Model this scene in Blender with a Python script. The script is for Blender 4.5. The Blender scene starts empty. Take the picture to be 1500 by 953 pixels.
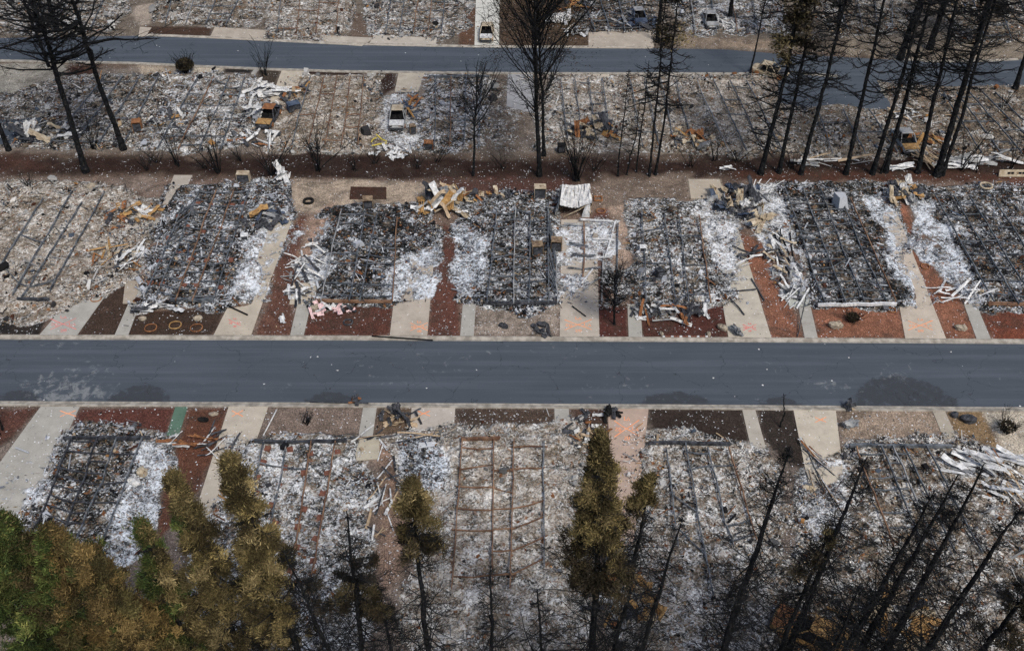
import bpy, math, random
import numpy as np
from mathutils import Vector
random.seed(7); RNG = np.random.default_rng(11)
C = bpy.context.scene.collection
R = math.radians

# ------------------------------------------------------------------ camera, sky, sun, exposure
CAM_H = 55.0; PITCH = R(40.9); F_PX = 1495.0
cd = bpy.data.cameras.new('camera'); cam = bpy.data.objects.new('camera', cd); C.objects.link(cam)
cam.location = (0, 0, CAM_H); cam.rotation_euler = (math.pi/2 - PITCH, 0, 0)
cd.lens = 36*F_PX/1500; cd.sensor_width = 36; cd.clip_start = 0.5; cd.clip_end = 3000
bpy.context.scene.camera = cam
w = bpy.data.worlds.new('World'); bpy.context.scene.world = w; w.use_nodes = True
nt = w.node_tree; nt.nodes.clear()
sky = nt.nodes.new('ShaderNodeTexSky'); sky.sky_type = 'NISHITA'; sky.sun_disc = False
sky.sun_elevation = R(52); sky.sun_rotation = R(150); sky.air_density = 1.0; sky.dust_density = 3.0; sky.ozone_density = 1.0
bg = nt.nodes.new('ShaderNodeBackground'); bg.inputs[1].default_value = 0.08
wo = nt.nodes.new('ShaderNodeOutputWorld')
nt.links.new(sky.outputs[0], bg.inputs[0]); nt.links.new(bg.outputs[0], wo.inputs[0])
ld = bpy.data.lights.new('sun', 'SUN'); ld.energy = 1.5; ld.angle = R(14); ld.color = (1.0, 0.96, 0.9)
sun = bpy.data.objects.new('sun', ld); C.objects.link(sun)
el, az = R(52), R(150)
sd = Vector((math.sin(az)*math.cos(el), math.cos(az)*math.cos(el), math.sin(el)))
sun.rotation_euler = sd.to_track_quat('Z', 'Y').to_euler(); sun.location = (0, 0, 120)
vs = bpy.context.scene.view_settings
vs.view_transform = 'Standard'; vs.look = 'None'; vs.exposure = 0.80; vs.gamma = 1.0; vs.use_curve_mapping = False

# ------------------------------------------------------------------ picture <-> ground helpers
ct, st = math.cos(PITCH), math.sin(PITCH)
def ray(x, y):
    a = (x-750)/F_PX; b = (476.5-y)/F_PX
    return np.array([a, ct + b*st, -st + b*ct])
def G(x, y, z=0.0):
    d = ray(x, y); t = (z-CAM_H)/d[2]
    return np.array([d[0]*t, d[1]*t, z])
def GP(pts): return np.array([G(*p)[:2] for p in pts])
def GY(x, y, Y):
    d = ray(x, y); t = Y/d[1]
    return np.array([d[0]*t, Y, CAM_H + d[2]*t])

def sdist(P, poly):                       # signed distance, + inside
    poly = np.asarray(poly); n = len(poly)
    best = np.full(len(P), 1e9); ins = np.zeros(len(P), bool)
    for i in range(n):
        a, b = poly[i], poly[(i+1) % n]; e = b-a; v = P-a
        t = np.clip((v@e)/(e@e+1e-9), 0, 1)
        best = np.minimum(best, ((v-t[:, None]*e)**2).sum(1))
        c = ((a[1] > P[:, 1]) != (b[1] > P[:, 1]))
        with np.errstate(divide='ignore', invalid='ignore'):
            xi = (b[0]-a[0])*(P[:, 1]-a[1])/(b[1]-a[1]+1e-12)+a[0]
        ins ^= c & (P[:, 0] < xi)
    d = np.sqrt(best); return np.where(ins, d, -d)
def sstep(a, b, x):
    t = np.clip((x-a)/(b-a), 0, 1); return t*t*(3-2*t)
_tab = np.random.default_rng(5).random((256, 256))
def vnoise(x, y, s=1.0, o=0):
    x = np.asarray(x)/s+o*17.3; y = np.asarray(y)/s+o*9.1
    xi = np.floor(x).astype(int); yi = np.floor(y).astype(int); fx = x-xi; fy = y-yi
    fx = fx*fx*(3-2*fx); fy = fy*fy*(3-2*fy)
    g = lambda a, b: _tab[a & 255, b & 255]
    return (g(xi, yi)*(1-fx)+g(xi+1, yi)*fx)*(1-fy)+(g(xi, yi+1)*(1-fx)+g(xi+1, yi+1)*fx)*fy

# ------------------------------------------------------------------ mesh / object helpers
def mesh(name, V, F4=None, F3=None, mat=None, smooth=False, vattr=None, fcol=None):
    V = np.asarray(V, dtype=np.float32).reshape(-1, 3)
    F4 = np.zeros((0, 4), int) if F4 is None else np.asarray(F4, dtype=np.int32).reshape(-1, 4)
    F3 = np.zeros((0, 3), int) if F3 is None else np.asarray(F3, dtype=np.int32).reshape(-1, 3)
    m = bpy.data.meshes.new(name); m.vertices.add(len(V)); m.vertices.foreach_set('co', V.ravel())
    nl = F4.size+F3.size; m.loops.add(nl)
    m.loops.foreach_set('vertex_index', np.concatenate([F4.ravel(), F3.ravel()]).astype(np.int32))
    m.polygons.add(len(F4)+len(F3))
    st_ = np.concatenate([np.arange(len(F4))*4, len(F4)*4+np.arange(len(F3))*3]).astype(np.int32)
    m.polygons.foreach_set('loop_start', st_)
    m.polygons.foreach_set('use_smooth', np.full(len(st_), smooth))
    if vattr:
        for k, a in vattr.items():
            a = np.asarray(a, dtype=np.float32)
            if a.ndim == 1:
                at = m.attributes.new(k, 'FLOAT', 'POINT'); at.data.foreach_set('value', a)
            else:
                at = m.attributes.new(k, 'FLOAT_VECTOR', 'POINT'); at.data.foreach_set('vector', a.ravel())
    if fcol is not None:
        at = m.attributes.new('col', 'FLOAT_VECTOR', 'FACE'); at.data.foreach_set('vector', np.asarray(fcol, dtype=np.float32).ravel())
    m.update(); m.validate()
    if mat:
        m.materials.append(mat)
    return m
def link(name, m, parent=None, loc=None):
    o = bpy.data.objects.new(name, m); C.objects.link(o)
    if parent is not None: o.parent = parent
    if loc is not None: o.location = loc
    return o
def tag(o, label=None, cat=None, group=None, kind=None):
    if label: o['label'] = label
    if cat: o['category'] = cat
    if group: o['group'] = group
    if kind: o['kind'] = kind
    return o
def empty(name, loc, label, cat, group=None):
    o = bpy.data.objects.new(name, None); C.objects.link(o); o.location = loc; o.empty_display_size = .3
    return tag(o, label, cat, group)

class MB:                                  # collects shapes into ONE mesh
    def __init__(s): s.V = []; s.F4 = []; s.F3 = []; s.n = 0; s.col = []; s.col3 = []
    def add(s, V, F4=None, F3=None, col=None):
        V = np.asarray(V, float).reshape(-1, 3); s.V.append(V)
        if F4 is not None:
            F4 = np.asarray(F4).reshape(-1, 4); s.F4.append(F4+s.n); s.col += [col or (.5, .5, .5)]*len(F4)
        if F3 is not None:
            F3 = np.asarray(F3).reshape(-1, 3); s.F3.append(F3+s.n); s.col3 += [col or (.5, .5, .5)]*len(F3)
        s.n += len(V); return s
    def box(s, c, size, rot=0, tilt=(0, 0), col=None, taper=1.0):
        h = np.array(size)/2
        v = np.array([[x, y, z] for z in (-1, 1) for x, y in ((-1, -1), (1, -1), (1, 1), (-1, 1))], float)
        v[4:, :2] *= taper; v = v*h
        if tilt[0]: a = tilt[0]; v = v@np.array([[1, 0, 0], [0, math.cos(a), math.sin(a)], [0, -math.sin(a), math.cos(a)]])
        if tilt[1]: a = tilt[1]; v = v@np.array([[math.cos(a), 0, -math.sin(a)], [0, 1, 0], [math.sin(a), 0, math.cos(a)]])
        a = rot; v = v@np.array([[math.cos(a), math.sin(a), 0], [-math.sin(a), math.cos(a), 0], [0, 0, 1]])
        return s.add(v+np.array(c), [[3, 2, 1, 0], [4, 5, 6, 7], [0, 1, 5, 4], [1, 2, 6, 5], [2, 3, 7, 6], [3, 0, 4, 7]], col=col)
    def bar(s, p, wd, ht, col=None):       # rectangular section swept along a polyline
        p = np.asarray(p, float); n = len(p); V = []
        for i in range(n):
            d = p[min(i+1, n-1)]-p[max(i-1, 0)]; d /= np.linalg.norm(d)+1e-9
            r = np.cross(d, (0, 0, 1)); r /= np.linalg.norm(r)+1e-9; u = np.cross(r, d)
            V += [p[i]-r*wd/2-u*ht/2, p[i]+r*wd/2-u*ht/2, p[i]+r*wd/2+u*ht/2, p[i]-r*wd/2+u*ht/2]
        F = [[3, 2, 1, 0], [4*n-4, 4*n-3, 4*n-2, 4*n-1]]
        for i in range(n-1):
            for k in range(4):
                a = 4*i+k; b = 4*i+(k+1) % 4; F.append([a, b, b+4, a+4])
        return s.add(V, F, col=col)
    def tube(s, p, rad, sides=8, col=None, closed=False):
        p = np.asarray(p, float); n = len(p); rad = np.broadcast_to(rad, (n,)); V = []
        for i in range(n):
            if closed: d = p[(i+1) % n]-p[i-1]
            else: d = p[min(i+1, n-1)]-p[max(i-1, 0)]
            d = d/(np.linalg.norm(d)+1e-9); ref = np.array((0, 0, 1.)) if abs(d[2]) < .9 else np.array((1., 0, 0))
            r = np.cross(d, ref); r /= np.linalg.norm(r); u = np.cross(r, d)
            for k in range(sides):
                a = 2*math.pi*k/sides; V.append(p[i]+rad[i]*(math.cos(a)*r+math.sin(a)*u))
        F = []
        for i in range(n if closed else n-1):
            j = (i+1) % n
            for k in range(sides):
                q = (k+1) % sides; F.append([i*sides+k, i*sides+q, j*sides+q, j*sides+k])
        F3 = []
        if not closed:
            V += [p[0], p[-1]]; b = n*sides
            for k in range(sides):
                q = (k+1) % sides; F3 += [[b, q, k], [b+1, (n-1)*sides+k, (n-1)*sides+q]]
        return s.add(V, F, F3 or None, col=col)
    def build(s, name, mat, parent=None, smooth=False, loc=None, attr=False):
        V = np.concatenate(s.V); off = np.zeros(3)
        if loc is not None: V = V-np.array(loc)
        m = mesh(name, V, np.concatenate(s.F4) if s.F4 else None, np.concatenate(s.F3) if s.F3 else None, mat, smooth,
                 fcol=(s.col+s.col3) if attr else None)
        return link(name, m, parent, loc)

def segs(P0, P1, R0, R1, sides=3):         # thousands of tapered twigs at once
    P0 = P0.reshape(-1, 3); P1 = P1.reshape(-1, 3); R0 = np.broadcast_to(R0, P0.shape[:1]); R1 = np.broadcast_to(R1, P0.shape[:1])
    d = P1-P0; d = d/(np.linalg.norm(d, axis=1, keepdims=True)+1e-9)
    ref = np.where(np.abs(d[:, 2:3]) < .9, np.array([[0, 0, 1.]]), np.array([[1., 0, 0]]))
    r = np.cross(d, ref); r /= np.linalg.norm(r, axis=1, keepdims=True)+1e-9; u = np.cross(r, d)
    V = []
    for P, Rr in ((P0-d*R0[:, None]*.3, R0), (P1+d*R1[:, None]*.3, R1)):
        for k in range(sides):
            a = 2*math.pi*k/sides; V.append(P+Rr[:, None]*(math.cos(a)*r+math.sin(a)*u))
    V = np.stack(V, 1); n = len(P0); base = (np.arange(n)*2*sides)[:, None]
    F = np.concatenate([base+np.array([k, (k+1) % sides, sides+(k+1) % sides, sides+k]) for k in range(sides)], 0)
    return V.reshape(-1, 3), F

# ------------------------------------------------------------------ materials
class NT:
    def __init__(s, name, rough=.9, spec=.2, metal=0):
        s.m = bpy.data.materials.new(name); s.m.use_nodes = True; s.t = s.m.node_tree
        s.b = s.t.nodes['Principled BSDF']; s.b.inputs['Roughness'].default_value = rough
        s.b.inputs['Specular IOR Level'].default_value = spec; s.b.inputs['Metallic'].default_value = metal
        s.geo = s.t.nodes.new('ShaderNodeNewGeometry'); s.pos = s.geo.outputs['Position']
    def set(s, i, v):
        if hasattr(v, 'is_output') or isinstance(v, bpy.types.NodeSocket): s.t.links.new(v, i)
        elif isinstance(v, (tuple, list)) and len(v) == 3 and i.type == 'RGBA': i.default_value = (*v, 1)
        else: i.default_value = v
    def attr(s, n, vec=False):
        a = s.t.nodes.new('ShaderNodeAttribute'); a.attribute_name = n; return a.outputs['Color' if vec else 'Fac']
    def math(s, op, a, b=0.0, c=0.0, clamp=False):
        n = s.t.nodes.new('ShaderNodeMath'); n.operation = op; n.use_clamp = clamp
        s.set(n.inputs[0], a); s.set(n.inputs[1], b); s.set(n.inputs[2], c); return n.outputs[0]
    def noise(s, sc, det=3, rough=.55, vec=None, dist=0):
        n = s.t.nodes.new('ShaderNodeTexNoise'); s.t.links.new(vec or s.pos, n.inputs['Vector'])
        n.inputs['Scale'].default_value = sc; n.inputs['Detail'].default_value = det; n.inputs['Roughness'].default_value = rough
        n.inputs['Distortion'].default_value = dist; return n.outputs[0]
    def voro(s, sc, feat='F1', vec=None, out='Color', rnd=1.0):
        n = s.t.nodes.new('ShaderNodeTexVoronoi'); n.feature = feat; s.t.links.new(vec or s.pos, n.inputs['Vector'])
        n.inputs['Scale'].default_value = sc; n.inputs['Randomness'].default_value = rnd; return n.outputs[out]
    def scale(s, v):
        n = s.t.nodes.new('ShaderNodeMapping'); s.t.links.new(s.pos, n.inputs[0]); n.inputs['Scale'].default_value = v; return n.outputs[0]
    def mix(s, f, a, b, mode='MIX'):
        n = s.t.nodes.new('ShaderNodeMix'); n.data_type = 'RGBA'; n.blend_type = mode
        s.set(n.inputs[0], f); s.set(n.inputs[6], a); s.set(n.inputs[7], b); return n.outputs[2]
    def step(s, x, a, b):
        n = s.t.nodes.new('ShaderNodeMapRange'); n.interpolation_type = 'SMOOTHSTEP'; s.set(n.inputs[0], x)
        n.inputs[1].default_value = a; n.inputs[2].default_value = b; return n.outputs[0]
    def ramp(s, x, st_, const=False):
        n = s.t.nodes.new('ShaderNodeValToRGB'); cr = n.color_ramp; cr.interpolation = 'CONSTANT' if const else 'LINEAR'
        while len(cr.elements) < len(st_): cr.elements.new(.5)
        for e, (p, c) in zip(cr.elements, st_): e.position = p; e.color = (*c, 1) if isinstance(c, tuple) else (c, c, c, 1)
        s.set(n.inputs[0], x); return n.outputs[0]
    def sep(s, c):
        n = s.t.nodes.new('ShaderNodeSeparateColor'); s.set(n.inputs[0], c); return n.outputs
    def bump(s, h, dist=.05, strength=.6):
        n = s.t.nodes.new('ShaderNodeBump'); n.inputs['Distance'].default_value = dist; n.inputs['Strength'].default_value = strength
        s.set(n.inputs['Height'], h); s.t.links.new(n.outputs[0], s.b.inputs['Normal'])
    def out(s, c): s.set(s.b.inputs['Base Color'], c); return s.m

def ash_colour(n):
    """fragments of burned house: charcoal, grey, chalk-white flakes and some rust"""
    char, warm = n.attr('char'), n.attr('warm')
    wv = n.t.nodes.new('ShaderNodeVectorMath'); wv.operation = 'ADD'
    nz = n.t.nodes.new('ShaderNodeTexNoise'); nz.inputs['Scale'].default_value = 3.0; n.t.links.new(n.pos, nz.inputs['Vector'])
    sc = n.t.nodes.new('ShaderNodeVectorMath'); sc.operation = 'SCALE'; sc.inputs['Scale'].default_value = .35
    n.t.links.new(nz.outputs['Color'], sc.inputs[0]); n.t.links.new(n.pos, wv.inputs[0]); n.t.links.new(sc.outputs[0], wv.inputs[1])
    v = wv.outputs[0]
    c1 = n.sep(n.voro(4.2, vec=v)); c2 = n.sep(n.voro(10.5, vec=v))
    pw = n.noise(.5, 5, .7)
    f = n.math('ADD', n.math('MULTIPLY', c1[0], .34), n.math('MULTIPLY', c2[0], .46))
    f = n.math('ADD', f, n.math('MULTIPLY', n.noise(5.5, 5, .8, dist=.6), .36))
    f = n.math('SUBTRACT', n.math('ADD', f, n.math('MULTIPLY', n.math('SUBTRACT', pw, .5), 1.7)), .08)
    f = n.math('ADD', n.math('MULTIPLY', n.math('SUBTRACT', f, .5), n.math('ADD', .55, n.math('MULTIPLY', char, .9), clamp=True)), .5)
    f = n.math('ADD', f, n.math('MULTIPLY', n.math('SUBTRACT', .44, char), .74))
    g = n.ramp(f, [(0.0, .004), (.24, .010), (.38, .038), (.50, .13), (.62, .33), (.76, .62), (1.0, .84)])
    tint = n.mix(warm, (.90, .97, 1.04), (1.06, 1.0, .90))
    g = n.mix(1.0, g, tint, 'MULTIPLY')
    br_ = n.step(n.math('ADD', n.noise(1.3, 5, .7), n.math('MULTIPLY', warm, .22)), .56, .72)
    g = n.mix(n.math('MULTIPLY', br_, .6), g, n.mix(c2[1], (.10, .075, .055), (.36, .29, .21)))
    rust = n.step(n.math('ADD', c1[1], n.math('MULTIPLY', n.noise(.8, 2), .5)), 1.19, 1.3)
    rust2 = n.step(c2[2], .93, .95)
    g = n.mix(rust, g, n.mix(c2[1], (.10, .035, .015), (.22, .10, .04)))
    g = n.mix(n.math('MULTIPLY', rust2, .7), g, n.mix(c1[2], (.05, .022, .014), (.30, .18, .09)))
    return g, f
def ground_mat(name):
    n = NT(name, .95, .1)
    base = n.attr('soil', True); ash = n.attr('ash')
    v1 = n.noise(1.1, 5, .65); v2 = n.noise(7.0, 3, .6)
    k = n.math('ADD', n.math('MULTIPLY', v1, 1.1), n.math('MULTIPLY', v2, .7)); k = n.math('ADD', k, .1)
    cc = n.t.nodes.new('ShaderNodeCombineColor'); [n.set(cc.inputs[i], k) for i in range(3)]
    soil = n.mix(1.0, base, cc.outputs[0], 'MULTIPLY')
    soil = n.mix(n.math('MULTIPLY', n.step(n.noise(.35, 6, .7, dist=.6), .46, .66), .6), soil, (.045, .034, .027))
    soil = n.mix(n.math('MULTIPLY', n.step(n.noise(.6, 6, .75, dist=.8, vec=n.scale((1.3, 1, 2))), .56, .72), .5), soil, n.mix(1.0, soil, (2.2, 2.1, 2.0), 'MULTIPLY'))
    gr = n.sep(n.voro(16.0)); soil = n.mix(.55, soil, n.mix(1.0, soil, n.ramp(gr[1], [(0, .15), (.5, .8), (1, 2.0)]), 'MULTIPLY'))
    sp = n.sep(n.voro(13.0)); fl = n.attr('fleck')
    th = n.math('ADD', n.math('MULTIPLY', fl, .06), n.math('MULTIPLY', n.math('SUBTRACT', n.noise(.5, 3), .5), .14))
    soil = n.mix(n.math('GREATER_THAN', n.math('ADD', sp[0], th), 1.0), soil, n.mix(sp[1], (.75, .76, .78), (.02, .018, .016)))
    ac, f = ash_colour(n)
    nz = n.math('SUBTRACT', n.noise(1.6, 6, .7), .5)
    a = n.step(n.math('ADD', ash, n.math('MULTIPLY', nz, 1.1)), .40, .56)
    n.bump(n.math('ADD', n.math('MULTIPLY', f, n.math('ADD', a, .15)), n.math('MULTIPLY', v2, .3)), .10, .8)
    return n.out(n.mix(a, soil, ac))
M = {}
M['ground'] = ground_mat('burned_ground')
def slab_mat(name, tintc=(1, 1, 1)):
    n = NT(name, .9, .15)
    base = n.attr('soil', True); ash = n.attr('ash')
    k = n.math('ADD', n.math('MULTIPLY', n.noise(.7, 5, .6), .7), n.math('MULTIPLY', n.noise(12, 3, .6), .35)); k = n.math('ADD', k, .46)
    cc = n.t.nodes.new('ShaderNodeCombineColor'); [n.set(cc.inputs[i], k) for i in range(3)]
    c = n.mix(1.0, base, cc.outputs[0], 'MULTIPLY')
    cr = n.voro(.33, 'DISTANCE_TO_EDGE', out='Distance', vec=None)
    c = n.mix(n.math('MULTIPLY', n.math('LESS_THAN', n.math('ADD', cr, n.math('MULTIPLY', n.noise(2, 3), .02)), .010), .22), c, (.12, .11, .09))
    sp = n.sep(n.voro(13.0)); c = n.mix(n.math('GREATER_THAN', sp[0], .985), c, n.mix(sp[1], (.75, .75, .76), (.05, .045, .04)))
    st2 = n.step(n.noise(.9, 4, .6), .55, .75); c = n.mix(n.math('MULTIPLY', st2, .35), c, (.20, .17, .14))
    ac, f = ash_colour(n)
    a = n.step(n.math('ADD', ash, n.math('MULTIPLY', n.math('SUBTRACT', n.noise(1.6, 6, .7), .5), 1.1)), .46, .64)
    n.bump(n.math('MULTIPLY', f, a), .08, .7)
    return n.out(n.mix(a, c, ac))
M['slab'] = slab_mat('dusty_concrete')
def asphalt_mat():
    n = NT('asphalt', .82, .3)
    wet = n.attr('wet'); scuff = n.attr('scuff')
    c = n.mix(n.noise(.22, 4, .6), (.028, .039, .052), (.054, .068, .086))
    long = n.noise(1.0, 4, .6, vec=n.scale((.05, 1.4, 1))); c = n.mix(n.math('MULTIPLY', n.step(long, .42, .70), .55), c, (.085, .105, .13))
    c = n.mix(n.step(n.math('ADD', wet, n.math('MULTIPLY', n.math('SUBTRACT', n.noise(1.5, 6, .75), .5), .9)), .42, .62), c, (.018, .022, .029))
    g = n.noise(38, 2, .8); c = n.mix(n.math('MULTIPLY', g, .5), c, n.mix(g, (.02, .022, .026), (.16, .17, .18)))
    sc = n.step(n.math('ADD', n.noise(1.3, 7, .72, dist=.5), n.math('MULTIPLY', scuff, .24)), .62, .80)
    sc2 = n.step(n.noise(2.2, 6, .7, vec=n.scale((.25, 1.3, 1))), .62, .78)
    c = n.mix(n.math('MULTIPLY', sc, .55), c, (.26, .27, .27)); c = n.mix(n.math('MULTIPLY', sc2, .30), c, (.25, .26, .27))
    wv = n.t.nodes.new('ShaderNodeVectorMath'); wv.operation = 'ADD'; n.t.links.new(n.pos, wv.inputs[0])
    nz = n.t.nodes.new('ShaderNodeTexNoise'); nz.inputs['Scale'].default_value = .8; nz.inputs['Detail'].default_value = 5; n.t.links.new(n.pos, nz.inputs['Vector'])
    sk = n.t.nodes.new('ShaderNodeVectorMath'); sk.operation = 'SCALE'; sk.inputs['Scale'].default_value = 2.2; n.t.links.new(nz.outputs['Color'], sk.inputs[0]); n.t.links.new(sk.outputs[0], wv.inputs[1])
    cr = n.voro(.16, 'DISTANCE_TO_EDGE', out='Distance', vec=wv.outputs[0])
    c = n.mix(n.math('MULTIPLY', n.math('LESS_THAN', n.math('ADD', cr, n.math('MULTIPLY', n.noise(3, 4), .012)), .009), .6), c, (.015, .016, .018))
    sp = n.sep(n.voro(9.0)); c = n.mix(n.math('GREATER_THAN', sp[0], .9997), c, (.6, .6, .58))
    n.bump(g, .01, .3)
    return n.out(c)
M['asphalt'] = asphalt_mat()
def simple(name, a, b, sc=3, rough=.8, spec=.25, metal=0, third=None):
    n = NT(name, rough, spec, metal)
    c = n.mix(n.step(n.noise(sc, 5, .65), .35, .68), a, b)
    if third: c = n.mix(n.step(n.noise(sc*1.7, 4, .7), .56, .66), c, third)
    n.bump(n.noise(sc*5, 3), .02, .4)
    return n.out(c)
M['kerb'] = simple('kerb_concrete', (.20, .18, .15), (.38, .35, .30), 1.5)
M['beam'] = simple('scorched_steel', (.030, .037, .045), (.15, .165, .18), 1.6, .55, .4, 0, (.24, .22, .20))
M['beam_light'] = simple('ash_dusted_steel', (.16, .17, .18), (.34, .34, .33), 1.2, .7, .3, 0, (.10, .06, .04))
M['beam_rust'] = simple('rusted_steel', (.10, .05, .03), (.26, .16, .10), 1.0, .8, .2, 0, (.05, .04, .035))
M['white'] = simple('heat_bleached_siding', (.42, .43, .44), (.72, .72, .71), 2.6, .6, .3, 0, (.30, .28, .25))
M['white2'] = simple('dirty_siding', (.40, .40, .40), (.66, .66, .64), 3.0, .6, .3, 0, (.15, .11, .08))
M['tan'] = simple('buckled_tan_metal', (.28, .22, .145), (.46, .40, .30), 1.5, .6, .3, 0, (.16, .10, .06))
M['rust'] = simple('orange_rust', (.17, .07, .03), (.30, .14, .06), 2.5, .8, .2, 0, (.08, .04, .025))
M['gold'] = simple('ochre_rust', (.24, .13, .045), (.40, .25, .10), 2.5, .7, .3, 0, (.10, .06, .03))
M['dark'] = simple('charred_metal', (.012, .013, .016), (.06, .065, .075), 2.5, .7, .3, 0, (.10, .10, .11))
M['soot'] = simple('soot_black', (.006, .006, .007), (.02, .019, .018), 3, .9, .1)
M['brick'] = simple('pier_block', (.12, .045, .03), (.20, .09, .06), 4)
M['rock'] = simple('boulder_stone', (.20, .17, .13), (.36, .31, .24), 3, third=(.10, .08, .06))
M['wood'] = simple('weathered_plank', (.30, .22, .14), (.46, .36, .25), 3)
M['scorched'] = simple('scorched_enamel', (.10, .065, .04), (.30, .22, .14), 3.2, .7, .3, 0, (.05, .045, .045))
M['orange'] = simple('terracotta_orange', (.50, .16, .05), (.62, .24, .08), 2)
M['pink'] = simple('pink_insulation', (.55, .36, .36), (.70, .55, .54), 3)
M['bark'] = simple('charred_bark', (.004, .0045, .005), (.014, .015, .017), 3, .9, .08, 0, (.045, .040, .037))
M['bark2'] = simple('charred_bark_brown', (.010, .008, .007), (.026, .021, .017), 2, .9, .1)
M['paint_red'] = simple('red_spray_paint', (.60, .13, .12), (.62, .26, .23), 5)
M['paint_orange'] = simple('orange_spray_paint', (.80, .26, .10), (.74, .38, .22), 5)
M['blue'] = simple('blue_steel_panel', (.03, .045, .075), (.08, .10, .14), 2)
M['yellow'] = simple('yellow_tube', (.60, .48, .06), (.5, .4, .1), 2)
def attr_mat(name, rough=.85, trans=0, nsc=6):
    n = NT(name, rough, .15); c = n.attr('col', True)
    k = n.math('ADD', n.math('MULTIPLY', n.noise(nsc, 3), .6), .7)
    cc = n.t.nodes.new('ShaderNodeCombineColor'); [n.set(cc.inputs[i], k) for i in range(3)]
    return n.out(n.mix(1.0, c, cc.outputs[0], 'MULTIPLY'))
M['rubble'] = attr_mat('burned_fragments')
M['leaf'] = attr_mat('scorched_needles')

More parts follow.
